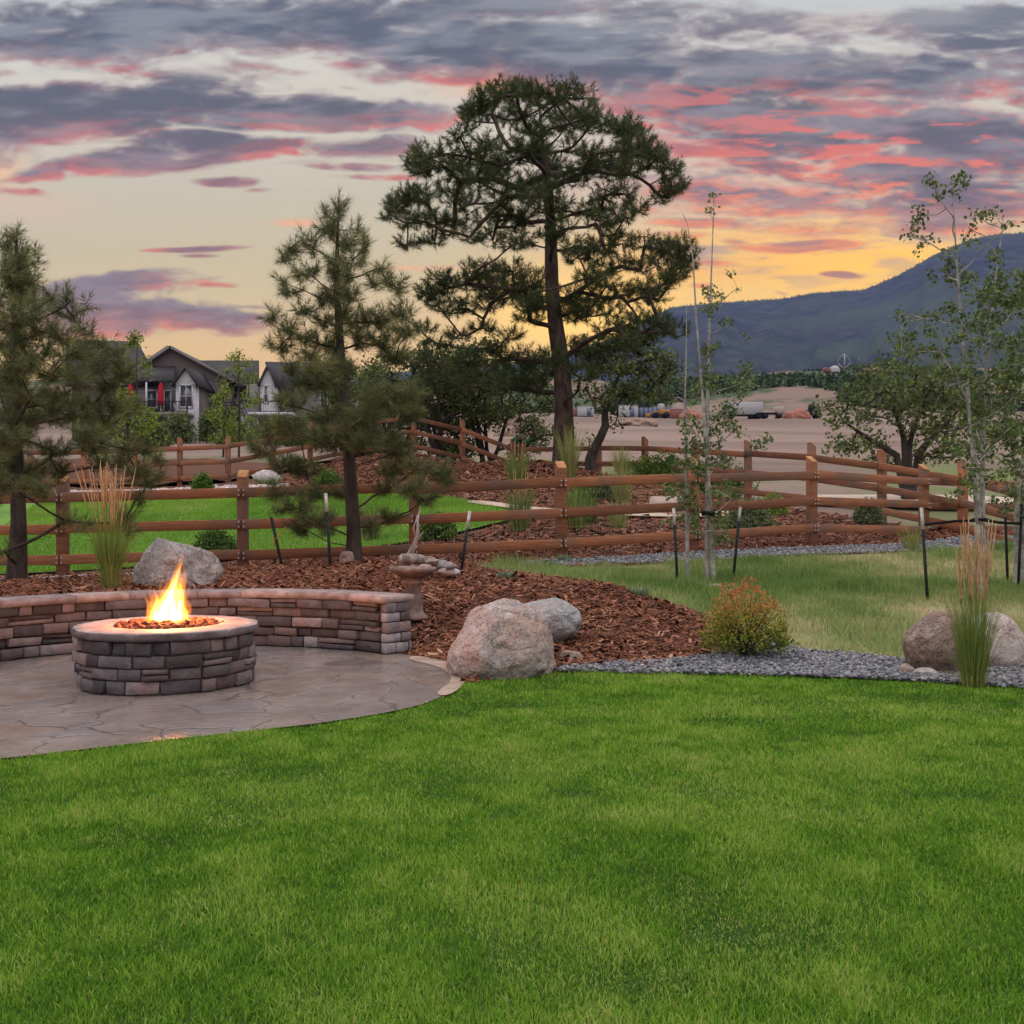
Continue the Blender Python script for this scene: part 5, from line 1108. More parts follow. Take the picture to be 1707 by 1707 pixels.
def build_plants():
    for k, (px, d, sz, lab) in enumerate([(296, 74, (2.6, 2, 2.2), 'dark shrub below the balcony of the left townhouse'), (352, 76, (1.8, 1.6, 2.6), 'upright dark shrub at the right foot of the white gabled bay'), (390, 72, (2.8, 2, 1.5), 'low green shrub in front of the middle townhouse'), (452, 74, (2.4, 2, 2.0), 'dark shrub in front of the deck of the right townhouse'), (505, 70, (3.0, 2, 2.2), 'wide dark shrub before the right townhouse, beside the young pine'), (250, 66, (2.6, 2, 1.7), 'green shrub before the left townhouse, left of its stairs')]):
        shrub('foundation_shrub', G1(px, d), sz, 520, .17, lab, 150+k, M['oak_leaf'], 8, 'shrubs in front of the townhouses')
    c = P(185, 985, 10.6); c[2] = tz1(c[0], c[1])
    tall_grass(c, .95, .36, 400, 38, 1.36, 'tall feather grass with orange plumes growing behind the seat wall, left of the flame', 101, .005)
    c = A(*gp(1622, 1140, .03), .02)
    tall_grass(c, .78, .26, 420, 30, 1.26, 'tall feather grass with rust plumes growing between the two rounded boulders', 102, .0045, r0=.08)
    for (px, d, h, sp, n, lab, s, tm, npl) in [(950, 25.0, 1.5, .35, 240, 'tall yellow-green grass at the foot of the tallest pine', 103, .75, 0), (1037, 21.0, .95, .6, 260, 'arching yellow-green grass clump on the mulch left of the sandstone block', 104, .85, 0), (962, 17.2, .85, .5, 200, 'green grass clump just right of the middle bolted post', 105, .4, 0),
                                             (866, 17.0, .85, .35, 240, 'dark green upright grass clump left of the middle bolted post', 106, .15, 10), (1030, 17.4, .6, .5, 160, 'pale dry grass clump low on the mulch below the arching clump', 107, .8, 0), (862, 23.5, 1.0, .5, 180, 'grey-green grass clump on the mulch rise left of the tallest pine', 108, .35, 8), (1035, 26.5, 1.1, .4, 160, 'light grass clump right of the crooked oak trunk', 109, .7, 0), (545, 17.0, .8, .4, 160, 'dark grass clump behind the fence, seen left of the young pine trunk', 110, .2, 0), (618, 16.6, .8, .4, 160, 'dark grass clump behind the fence, seen right of the young pine trunk', 113, .2, 0), (1520, 16.9, .5, .5, 90, 'short grass clump under the fence at the right', 111, .6, 0)]:
        tall_grass(G1(px, d), h, sp, n, npl, h*1.25, lab, s, .012, tm, 'grass clumps in the yard beyond the fence', r0=.12)
    c = A(*gp(1245, 1094, .06), .06)
    shrub('barberry_shrub', c, (.84, .7, .64), 640, .022, 'rounded barberry shrub with orange top and yellow-green base in the gravel border', 120, M['barberry_leaf'], 9, None, .16, .42, .95)
    for (px, d, sz, lab, s, m) in [(338, 23.6, (.52, .5, .62), 'round bright green bush beyond the lawn, left of the back fence post', 121, 'shrub_leaf'), (360, 16.0, (.66, .6, .42), 'low green bush behind the fence just left of the tall bolted post', 122, 'shrub_leaf'), (728, 16.6, (.58, .5, .42), 'low green bush behind the fence left of the white-tipped leaning stake', 123, 'shrub_leaf'),
                                   (965, 17.8, (.62, .5, .62), 'leafy green bush behind the rails just right of the middle bolted post', 124, 'shrub_leaf'), (1448, 19.4, (.52, .5, .5), 'dark green bush seen through the rails between the two right fence posts', 125, 'oak_leaf'), (1288, 20.5, (.55, .5, .4), 'small yellow-green bush at the garden path, left of the tall right post', 126, 'sapling_leaf'), (1100, 27.0, (2.6, .9, .95), 'wide low green shrub along the back fence', 127, 'shrub_leaf'), (1190, 25.5, (2.0, .8, .85), 'low green shrub along the back fence behind the aspen', 128, 'shrub_leaf'), (1250, 18.2, (.9, .7, .55), 'leafy bush behind the rails right of the three-stemmed aspen', 129, 'oak_leaf'), (1000, 21.5, (1.0, .6, .5), 'dark low bush on the mulch behind the arching grass', 130, 'oak_leaf'), (545, 22.5, (.8, .6, .6), 'green bush behind the lawn, seen through the young pine', 131, 'shrub_leaf')]:
        shrub('garden_shrub', G1(px, d), sz, int(220+260*sz[0]), .05, lab, s, M[m], 9)
    for (px, py, d, w, lab, s) in [(845, 968, 11.6, .30, 'grey-green catmint tuft at the top edge of the mulch mound', 140), (1068, 1003, 10.9, .22, 'small silvery tuft on the mulch mound right of the grey boulder', 141), (850, 990, 10.2, .16, 'tiny yellow-green sprout behind the largest pinkish boulder', 142), (940, 930, 14.6, .30, 'weedy tuft at the foot of the middle bolted post', 143)]:
        c = P(px, py, d); c[2] = tz1(c[0], c[1]); root = thing('groundcover_plant', c, lab, 'plant', 'small plants on the mulch')
        mb = MB(); blades(mb, c, 170, .15, .9, .009, np.random.default_rng(s), .45, .5, .2, 3, w*.3); mb.build('foliage', pmat('silver_leaf%d' % s, C(.14, .20, .11), C(.24, .30, .18), 9, .7, 0, trans=.2), root)
build_plants()

# ------------------------------------------------------------------ townhouses
M['siding_white'] = pmat('siding_white', C(.42, .41, .42), C(.52, .51, .52), 2, .8, .2, 8, stretch=(1, 1, 8))
M['siding_grey'] = pmat('siding_grey', C(.16, .145, .145), C(.21, .195, .19), 2, .85, .2, 8, stretch=(1, 1, 8))
M['siding_brown'] = pmat('siding_brown', C(.10, .08, .072), C(.14, .115, .105), 2, .85, .2, 8, stretch=(1, 1, 8))
M['shingle'] = pmat('shingle', C(.035, .032, .034), C(.065, .06, .062), 5, .95, .5, 14, stretch=(1, 1, 3))
M['trim'] = pmat('trim', C(.45, .44, .44), C(.55, .54, .54), 3, .7, .05)
M['dark_metal'] = flat('dark_metal', C(.015, .014, .016), .5)
M['glass'] = pmat('glass', C(.045, .055, .07), C(.08, .09, .11), .6, .08, 0, spec=.8)
M['umbrella_red'] = flat('umbrella_red', C(.40, .012, .03), .8)
def hb(mb, x0, x1, y0, y1, d0, d1, ref=None, bev=0, t=.5):
    """box from its outline at the front distance"""
    a = P(x0, y1, ref or d0); b = P(x1, y0, ref or d0)
    bx(mb, ((a[0]+b[0])/2, (d0+d1)/2, (a[2]+b[2])/2), (abs(b[0]-a[0]), d1-d0, abs(b[2]-a[2])), bev, 0, t)
def gable(wall, roof, xl, xr, ye, xp, yp, d0, d1, over=.35, th=.18):
    """gable facing the street: eaves at (xl, xr, ye), peak at (xp, yp), ridge running back"""
    L, Rr, Pk = P(xl, ye, d0), P(xr, ye, d0), P(xp, yp, d0)
    dv = A(0, d1-d0, 0)
    wall.add(np.array([L, Rr, Pk-A(0, 0, .05), L+dv, Rr+dv, Pk+dv-A(0, 0, .05)]), [np.array([[0, 1, 2]]), np.array([[3, 5, 4]])])
    for E in (L, Rr):
        s = (E-Pk); n = nrm(A(-s[2], 0, s[0])*(1 if s[0] < 0 else -1)); n = n if n[2] > 0 else -n
        E2 = E+nrm(s)*over; f = A(0, over, 0)
        c = [Pk-f, E2-f, E2+dv, Pk+dv]; c = np.array(c+[q+n*th for q in c])
        roof.add(c, np.array([[0, 1, 2, 3], [7, 6, 5, 4], [0, 4, 5, 1], [1, 5, 6, 2], [2, 6, 7, 3], [3, 7, 4, 0]]))
def slope(roof, p0, p1, q1, q0, th=.18):
    c = [np.array(p, float) for p in (p0, p1, q1, q0)]; n = nrm(np.cross(c[1]-c[0], c[3]-c[0])); n = n if n[2] > 0 else -n
    c = np.array(c+[q+n*th for q in c]); roof.add(c, np.array([[3, 2, 1, 0], [4, 5, 6, 7], [0, 1, 5, 4], [1, 2, 6, 5], [2, 3, 7, 6], [3, 0, 4, 7]]))
def window(par, x0, x1, y0, y1, d, nx=1, ny=2, name='window'):
    mb = MB(); w = .09
    a = P(x0, y1, d); b = P(x1, y0, d); z0, z1 = a[2], b[2]; xa, xb = a[0], b[0]
    for (cx, cz, sx, sz) in [((xa+xb)/2, z0, xb-xa+w*2, w*1.4), ((xa+xb)/2, z1, xb-xa+w*2, w*1.4), (xa, (z0+z1)/2, w*1.2, z1-z0), (xb, (z0+z1)/2, w*1.2, z1-z0)] + [(xa+(xb-xa)*i/nx, (z0+z1)/2, .05, z1-z0) for i in range(1, nx)] + [((xa+xb)/2, z0+(z1-z0)*i/ny, xb-xa, .05) for i in range(1, ny)]:
        bx(mb, (cx, d-.03, cz), (sx, .08, sz))
    f = mb.build(name, M['trim'], par)
    mb = MB(); bx(mb, ((xa+xb)/2, d-.012, (z0+z1)/2), (xb-xa-.04, .02, z1-z0-.04)); mb.build('pane', M['glass'], f); return f
def railing(par, x0, x1, y0, y1, d, step=.13):
    a = P(x0, y1, d); b = P(x1, y0, d); mb = MB()
    for z in (a[2]+.06, b[2]): bx(mb, ((a[0]+b[0])/2, d, z), (b[0]-a[0], .05, .05))
    for x in np.arange(a[0], b[0]+.01, step): bx(mb, (x, d, (a[2]+b[2])/2), (.025, .025, b[2]-a[2]-.03))
    for x in (a[0], b[0]): bx(mb, (x, d, (a[2]+b[2])/2+.03), (.09, .09, b[2]-a[2]+.06))
    mb.build('railing', M['dark_metal'], par)
def stairs(par, x0, y0, x1, y1, d, n=10):
    a = P(x0, y0, d); b = P(x1, y1, d); mb = MB()
    for k in range(n): c = a+(b-a)*(k+.5)/n; bx(mb, c+A(0, .5, 0), (abs(b[0]-a[0])/n*1.3, 1.0, .05))
    for o in (0, 1.0): beam(mb, a+A(0, o, 0), b+A(0, o, 0), .05, .26); beam(mb, a+A(0, o, .95), b+A(0, o, .95), .05, .07)
    for k in range(0, n+1, 2): c = a+(b-a)*k/n; bx(mb, c+A(0, 0, .47), (.04, .04, .95))
    mb.build('stairs', M['siding_grey'], par)
def build_houses():
    gz = 752
    # the nearer, left townhouse
    root = thing('townhouse', P(270, gz, 84), 'left townhouse with a white gabled bay and red umbrellas on its balcony', 'house', 'townhouses')
    wall = MB(); roof = MB(); wh = MB(); gr = MB()
    hb(gr, 120, 380, 634, gz, 85, 96); gable(gr, roof, 203, 384, 634, 283, 580, 85, 97)
    for (p, q) in [((130, 569), (130, 645)), ]: slope(roof, P(110, 645, 84.6), P(268, 645, 84.6), P(228, 572, 92), P(110, 569, 92))
    slope(roof, P(110, 569, 92), P(228, 572, 92), P(268, 640, 98), P(110, 640, 98))
    mb = MB(); E = [P(283, 578.5, 84.6), P(384, 634, 84.6)]; beam(mb, E[0]+A(.1, -.02, 0), E[1]+A(.3, -.02, -.1), .06, .24); beam(mb, E[0]+A(-.1, -.02, 0), P(203, 634, 84.6)+A(-.3, -.02, -.1), .06, .24)
    mb.build('fascia', M['siding_grey'], root)
    gr.build('wall', M['siding_brown'], root)
    hb(wh, 293, 326, 640, gz, 80.6, 85); gable(wh, roof, 292, 327, 640, 310, 614, 80.6, 86, .3, .14); wh.build('bay_wall', M['siding_white'], root)
    slope(roof, P(226, 637, 80.9), P(291, 637, 80.9), P(291, 613, 85), P(226, 613, 85), .14)
    roof.build('roof', M['shingle'], root)
    g2 = MB(); hb(g2, 226, 293, 692, gz, 82.5, 85); g2.build('lower_wall', M['siding_grey'], root)
    g3 = MB(); hb(g3, 226, 293, 640, 689, 84.8, 85); g3.build('upper_wall', M['siding_grey'], root)
    window(root, 300, 321, 642, 679, 80.6, 2, 2); window(root, 302, 317, 709, 731, 80.6, 1, 2); window(root, 274, 285, 651, 687, 84.78, 1, 1, 'door'); window(root, 246, 262, 651, 680, 84.78, 1, 2)
    window(root, 222, 243, 700, 740, 82.48, 2, 1, 'door'); window(root, 230, 246, 704, 738, 82.47, 1, 1, 'door')
    mb = MB(); hb(mb, 222, 312, 687, 692, 78.8, 83.9); mb.build('balcony', M['siding_grey'], root); railing(root, 224, 312, 669, 687, 78.9)
    mb = MB()
    for x in (228, 254, 281, 311): hb(mb, x-1.2, x+1.2, 692, gz, 79, 79.15)
    hb(mb, 242.4, 244.2, 637, 687, 79.4, 79.55); mb.build('balcony_post', M['trim'], root)
    mb = MB(); hb(mb, 326.5, 332, 642, gz, 81.5, 84.9); mb.build('dark_column', M['siding_brown'], root)
    stairs(root, 290, 693, 306, 742, 78.2, 12)
    for x in (268, 218):
        c = P(x, 689, 79.8); u = thing('patio_umbrella', c, ['folded red umbrella on the balcony beside the white gabled bay', 'folded red umbrella at the left, half hidden by the pine crown'][x == 218], 'umbrella', 'folded red umbrellas')
        mb = MB(); lathe(mb, [(.03, 0), (.03, 2.35), (0, 2.36)], c, 8); mb.build('pole', M['trim'], u)
        mb = MB(); lathe(mb, [(.10, .72), (.28, .66), (.25, .95), (.20, 1.5), (.15, 2.1), (.03, 2.42), (0, 2.45)], c, 14, jit=.12); mb.build('canopy', M['umbrella_red'], u)
    # the second house, set back between
    root = thing('townhouse', P(372, gz, 88), 'middle townhouse set back in shade between the two gabled ones', 'house', 'townhouses')
    mb = MB(); hb(mb, 327, 415, 640, gz, 87, 96); mb.build('wall', M['siding_grey'], root)
    mb = MB(); slope(mb, P(327, 646, 86), P(432, 646, 86), P(432, 604, 92), P(327, 604, 92)); mb.build('roof', M['shingle'], root)
    window(root, 340, 353, 653, 678, 86.99, 1, 2); window(root, 344, 372, 703, 742, 86.99, 3, 1, 'door'); window(root, 384, 396, 655, 680, 86.99, 1, 2)
    mb = MB(); hb(mb, 332, 392, 688, 692, 84.5, 87); mb.build('balcony', M['dark_metal'], root); railing(root, 333, 391, 671, 688, 84.6)
    # the right townhouse
    root = thing('townhouse', P(470, gz, 84), 'right townhouse with a pointed pale gable and white deck beside the young pine', 'house', 'townhouses')
    roof = MB(); wh = MB(); gr = MB()
    hb(gr, 411, 434, 640, gz, 84.5, 95); hb(gr, 458, 575, 648, gz, 85.5, 95); gr.build('wall', M['siding_grey'], root)
    hb(wh, 434, 458, 640, gz, 83.6, 86); gable(wh, roof, 434, 458, 640, 447, 612, 83.6, 90, .25, .14); wh.build('bay_wall', M['siding_white'], root)
    slope(roof, P(459, 650, 84.8), P(585, 650, 84.8), P(585, 610, 91), P(442, 606, 91)); roof.build('roof', M['shingle'], root)
    window(root, 440, 447, 643, 671, 83.6, 1, 2); window(root, 534, 546, 652, 682, 85.49, 2, 2); window(root, 468, 482, 654, 678, 85.49, 1, 2); window(root, 430, 438, 699, 742, 83.59, 1, 2, 'door'); window(root, 478, 500, 700, 742, 85.49, 2, 1, 'door')
    mb = MB(); hb(mb, 413, 488, 687, 692, 80.5, 85.4); mb.build('deck', M['trim'], root); railing(root, 434, 470, 669, 687, 80.7)
    mb = MB()
    for x in (415, 450, 486): hb(mb, x-1, x+1, 692, gz, 80.7, 80.85)
    mb.build('deck_post', M['trim'], root); stairs(root, 402, 694, 424, 742, 80.2, 12)
build_houses()

# ------------------------------------------------------------------ the building site and the hill beyond
def build_far():
    rg = np.random.default_rng(44)
    paint = lambda nm, c: flat(nm, c, .6)
    wht, yel, red, blu, tan, drk = paint('far_white', C(.40, .39, .39)), paint('far_yellow', C(.38, .19, .05)), paint('far_red', C(.26, .11, .08)), paint('far_blue', C(.14, .17, .24)), paint('far_tan', C(.38, .31, .25)), M['dark_metal']
    # trailer
    c = G1(1240, 188); t = thing('trailer', c, 'long white trailer on the building site right of the aspen stems', 'trailer')
    mb = MB(); bx(mb, c+A(0, 0, 1.95), (6.4, 2.4, 2.3), .06); mb.build('body', wht, t)
    mb = MB(); bx(mb, c+A(0, 0, .72), (6.6, 2.2, .16)); [tube(mb, [c+A(x, -1.1, .42), c+A(x, 1.1, .42)], .42, 12) for x in (1.3, 2.3, -2.4)]; mb.build('chassis', drk, t)
    c = G1(1283, 186); t = thing('flatbed_truck', c, 'dark flatbed truck parked right of the long white trailer', 'truck')
    mb = MB(); bx(mb, c+A(-.6, 0, .95), (3.6, 2.2, .22)); [tube(mb, [c+A(x, -1.05, .45), c+A(x, 1.05, .45)], .45, 12) for x in (-1.9, -.9, 1.6)]; mb.build('flatbed', drk, t)
    mb = MB(); bx(mb, c+A(1.75, 0, 1.45), (1.5, 2.1, 1.5), .15); mb.build('cab', tan, t)
    for (px, lab, s) in [(1101, 'orange wheel loader working before the dirt piles', 1), (1352, 'small dark machine at the right end of the building site', 0)]:
        c = G1(px, 186); t = thing('wheel_loader', c, lab, 'loader', 'earth-moving machines'); m = yel if s else drk
        mb = MB(); bx(mb, c+A(.7, 0, 1.1), (1.9, 1.5, .9), .12); bx(mb, c+A(-.8, 0, .95), (1.2, 1.2, .6), .1); mb.build('body', m, t)
        mb = MB(); bx(mb, c+A(.1, 0, 2.0), (1.1, 1.3, 1.2), .1); mb.build('cab', wht if s else m, t)
        mb = MB(); beam(mb, c+A(-.9, 0, 1.2), c+A(-2.1, 0, .7), .5, .2); bx(mb, c+A(-2.3, 0, .5), (.6, 1.9, .7), .1); mb.build('bucket', m, t)
        for x in (-.9, 1.0):
            for y in (-.8, .8): mb = MB(); tube(mb, [c+A(x, y-.2, .55), c+A(x, y+.2, .55)], .55, 14); mb.build('wheel', drk, t)
    for (px, d, s, lab, m) in [(976, 190, (3.0, 2.4, 1.7), 'pale site tank just right of the tallest pine trunk', wht), (1046, 190, (3.6, 2.4, 2.0), 'pale site hut right of the crooked oak trunk', wht), (1132, 192, (3.4, 2.4, 1.7), 'low red container behind the orange loader', red), (962, 191, (1.6, 2, 1.4), 'small reddish container beside the tallest pine trunk', red)]:
        c = G1(px, d); t = thing('site_container', c, lab, 'container', 'containers on the building site')
        mb = MB(); bx(mb, c+A(0, 0, s[2]/2), s, .06); mb.build('body', m, t); mb = MB(); bx(mb, c+A(0, 0, s[2]+.06), (s[0]*1.04, s[1]*1.04, .12), .04); mb.build('roof', wht, t)
        mb = MB(); bx(mb, c+A(s[0]*.2, -s[1]/2-.02, s[2]*.45), (.8, .05, s[2]*.8)); mb.build('door', blu, t)
    c = G1(1128, 215); t = thing('house_frame', c, 'unfinished pale gabled house beyond the building site', 'house')
    mb = MB(); bx(mb, c+A(0, 0, 1.3), (2.8, 4, 2.6)); mb.build('wall', tan, t); rf = MB()
    for s in (-1, 1): slope(rf, c+A(0, -2.2, 3.7), c+A(s*1.9, -2.2, 2.4), c+A(s*1.9, 2.2, 2.4), c+A(0, 2.2, 3.7), .12)
    rf.build('roof', wht, t)
    a = G1(1058, 196); b = G1(1118, 196); t = thing('site_fence', a, 'blue-grey hoarding behind the orange loader', 'fence')
    mb = MB(); beam(mb, a+A(0, 0, 1), b+A(0, 0, 1), .08, 2.0); mb.build('panel', blu, t); mb = MB()
    for k in range(9): bx(mb, a+(b-a)*k/8+A(0, -.1, 1.05), (.12, .12, 2.1))
    mb.build('post', drk, t)
    for (px, d, sx, sz, mat) in [(875, 112, 4.8, 1.9, 0), (842, 110, 2.5, 1.3, 0), (1152, 183, 4.2, 1.5, 1), (1330, 184, 4.6, 1.6, 1), (1060, 150, 6, 1.1, 0)]:
        V, F = ico(4); c = G1(px, d); V = V*(1+.22*fbm(V*2+px, 4, px)[:, None]); V = V*A(sx/2, sx*.4, sz)+c
        setting(MB().add(V, F).build('dirt_mound', pmat('dirt%d' % px, *[(C(.20, .135, .10), C(.30, .21, .16)), (C(.26, .10, .07), C(.34, .15, .11))][mat], 2, .95, .6, 5), smooth=True))
    # hill top
    def hill(px, py, d):
        dd = np.linspace(260, 560, 61); x = (px-CX)/FP*dd; z = tz(x, dd); k = int(np.argmax((z-CAMZ)/dd)); return A(x[k], dd[k]-4, z[k]-.6)
    c = hill(1386, 628, 520); t = thing('dome_house', c, 'white rounded building on the hill below the mountain', 'building'); t.scale = (c[1]/540,)*3
    mb = MB(); lathe(mb, [(2.6, -.5), (2.6, 1.2), (2.2, 2.2), (1.2, 2.9), (0, 3.1)], c, 20); mb.build('shell', wht, t); mb = MB(); bx(mb, c+A(-4.4, 0, .8), (3, 3, 2.2), .1); mb.build('annex', red, t)
    c = hill(1448, 620, 530); t = thing('hill_house', c, 'long red-roofed house on the hilltop right of the white dome', 'house'); t.scale = (c[1]/540,)*3
    mb = MB(); bx(mb, c+A(0, 0, 1), (9, 5, 3)); mb.build('wall', tan, t); rf = MB()
    for s in (-1, 1): slope(rf, c+A(-5, 0, 4.4), c+A(5, 0, 4.4), c+A(5, s*3.2, 2.4), c+A(-5, s*3.2, 2.4), .2)
    rf.build('roof', red, t)
    c = hill(1402, 622, 522); t = thing('wind_turbine', c, 'pale curved-blade wind turbine standing beside the white dome', 'turbine'); t.scale = (c[1]/540,)*3
    mb = MB(); tube(mb, [c, c+A(0, 0, 10)], [.25, .14], 8); mb.build('mast', wht, t)
    for k in range(3):
        a = 2.1*k+.3; s = np.linspace(0, 1, 14); p = c+np.stack([math.cos(a)*3.6*np.sin(s*math.pi), math.sin(a)*3.6*np.sin(s*math.pi), 2.2+7.6*s], -1)
        mb = MB(); tube(mb, p, .16, 5); mb.build('blade', wht, t)
    # scrub on the far slopes: nobody could count it
    n = 11000; d = rg.uniform(225, 700, n); px = rg.uniform(300, 2000, n); x = (px-CX)/FP*d
    k = fbm2(x, d*.6, .018, 4, 12)+.25*(px > 1080)-.1 > .12; x, d = x[k], d[k]; n = len(x); z = tz(x, d)
    mb = MB(); r = rg.uniform(1.2, 3.2, n); c = np.stack([x, d, z+r*.2], -1)
    leaves(mb, c, r*1.2, 26, 1.5, rg, rg.uniform(.2, .8, n), .45)
    setting(mb.build('hill_scrub', M['scrub_leaf']), 'stuff')
build_far()

# ------------------------------------------------------------------ uncountable ground cover
def in_poly_pts(poly, n, rg):
    poly = np.asarray(poly, float); lo = poly.min(0); hi = poly.max(0)
    x = rg.uniform(lo[0], hi[0], n); y = rg.uniform(lo[1], hi[1], n); return x, y, inside(poly, x, y)
def area_box(poly): poly = np.asarray(poly, float); return np.prod(poly.max(0)-poly.min(0))
def build_grass():
    rg = np.random.default_rng(99); LP = np.array(LAWN); PP = smooth_poly(PATIO, 1)
    xs, ys = [], []
    for (y0, y1, den) in [(1.9, 3.0, 34000), (3.0, 4.3, 24000), (4.3, 6.2, 14000), (6.2, 8.6, 9000)]:
        hw = .56*y1+.35; n = int(2*hw*(y1-y0)*den); x = rg.uniform(-hw, hw, n); y = rg.uniform(y0, y1, n)
        k = inside(LP, x, y) & ~inside(PP, x, y); xs.append(x[k]); ys.append(y[k])
    x = np.concatenate(xs); y = np.concatenate(ys); n = len(x)
    clump = fbm2(x, y, 3.2, 3, 4); big = fbm2(x, y, .55, 3, 9); mid = fbm2(x, y, 1.6, 3, 33)
    fine = fbm2(x, y, 9.0, 2, 71); tint = np.clip(.44+.09*big+.15*mid+.24*clump+.16*fine+rg.normal(0, .18, n), 0, 1)
    dry = fbm2(x, y, 2.1, 5, 61); tint = np.where(rg.random(n) < np.clip((dry-.12)*1.0, 0, .42), rg.uniform(.62, .95, n), tint); tint = np.where(rg.random(n) < .05, rg.uniform(.7, 1, n), tint)
    h = (.028+.009*clump+.006*mid+.006*fine)*rg.uniform(.5, 1.3, n); w = (.0017+.00062*y)*rg.uniform(.7, 1.25, n)
    z = tz(x, y)+.002; a = rg.uniform(0, 6.283, n); lean = np.abs(rg.normal(.55, .35, n)); b = a+rg.uniform(.8, 2.3, n)
    p = np.stack([x, y, z], -1); wv = np.stack([np.cos(b)*w/2, np.sin(b)*w/2, 0*w], -1)
    dr = np.stack([np.cos(a)*lean, np.sin(a)*lean, np.ones(n)], -1); dr = nrm(dr)
    m = p+dr*(h*.55)[:, None]; tip = m+nrm(dr+np.stack([np.cos(a)*lean, np.sin(a)*lean, -.2*lean], -1)*.6)*(h*.5)[:, None]
    V = np.stack([p-wv, p+wv, m+wv*.75, m-wv*.75, tip], 1).reshape(-1, 3); i = np.arange(n)[:, None]*5
    mb = MB(); mb.add(V, [i+np.array([[0, 1, 2, 3]]), i+np.array([[3, 2, 4]])], np.repeat(tint, 5))
    o = mb.build('lawn_grass', M['lawn_blade']); setting(o, 'stuff')
    # rough grass on the slope
    W = [(-.4, 12.9), (.5, 11.9), (1.4, 10.9), (2.0, 10.2), (2.3, 9.5), (2.8, 9.0), (3.3, 8.75), (4.2, 8.3), (7, 8.0), (11, 9), (13, 18.6), (7, 17.0), (3.6, 15.5), (1.0, 14.3), (-.5, 13.8)]
    WP = smooth_poly(W, 1); x, y, k = in_poly_pts(WP, int(area_box(WP)*2300), rg); x, y = x[k], y[k]
    k = np.abs(x) < .56*y+.5; x, y = x[k], y[k]; n = len(x)
    big = fbm2(x, y, .55, 4, 41); cl = fbm2(x, y, 2.4, 3, 44)
    k = rg.random(n) < np.clip(.75+.9*big, .25, 1); x, y, big, cl = x[k], y[k], big[k], cl[k]; n = len(x)
    weed = (fbm2(x, y, 1.3, 3, 88) > .42)*rg.uniform(.4, 1.2, n); tint = np.clip(.54-.50*big-.20*cl+rg.normal(0, .18, n), 0, 1); h = (.085+.05*cl+.04*big+.07*weed)*rg.uniform(.5, 1.35, n); h = np.maximum(h, .03)
    w = .007*rg.uniform(.7, 1.4, n); a = rg.uniform(0, 6.283, n); lean = np.abs(rg.normal(.35, .3, n)); b = a+rg.uniform(.8, 2.3, n); z = tz(x, y)
    p = np.stack([x, y, z], -1); wv = np.stack([np.cos(b)*w/2, np.sin(b)*w/2, 0*w], -1); dr = nrm(np.stack([np.cos(a)*lean, np.sin(a)*lean, np.ones(n)], -1))
    m = p+dr*(h*.55)[:, None]; tip = m+nrm(dr+np.stack([np.cos(a)*lean, np.sin(a)*lean, -.3*lean], -1)*.6)*(h*.5)[:, None]
    V = np.stack([p-wv, p+wv, m+wv*.75, m-wv*.75, tip], 1).reshape(-1, 3); i = np.arange(n)[:, None]*5
    mb = MB(); mb.add(V, [i+np.array([[0, 1, 2, 3]]), i+np.array([[3, 2, 4]])], np.repeat(tint, 5)); setting(mb.build('rough_grass', M['wild_blade']), 'stuff')
    # mown grass beyond the fence
    x, y, k = in_poly_pts([(-8.5, 15), (-4, 15.4), (-1.6, 16.2), (.15, 17.9), (0, 18.8), (-1.3, 21.6), (-3.4, 23), (-6, 23.6), (-11, 24)], 150000, rg); x, y = x[k], y[k]; n = len(x)
    h = .05*rg.uniform(.5, 1.2, n); w = .012; a = rg.uniform(0, 6.283, n); p = np.stack([x, y, tz(x, y)+.05], -1)
    wv = np.stack([np.cos(a)*w/2, np.sin(a)*w/2, 0*a], -1); tip = p+np.stack([np.sin(a)*h*.6, np.cos(a)*h*.6, h], -1)
    mb = MB(); mb.add(np.stack([p-wv, p+wv, tip], 1).reshape(-1, 3), np.arange(n*3).reshape(-1, 3), np.repeat(np.clip(.56+.25*fbm2(x, y, .6, 3, 7)+rg.normal(0, .1, n), 0, 1), 3)); setting(mb.build('yard_grass', M['lawn_blade']), 'stuff')
build_grass()
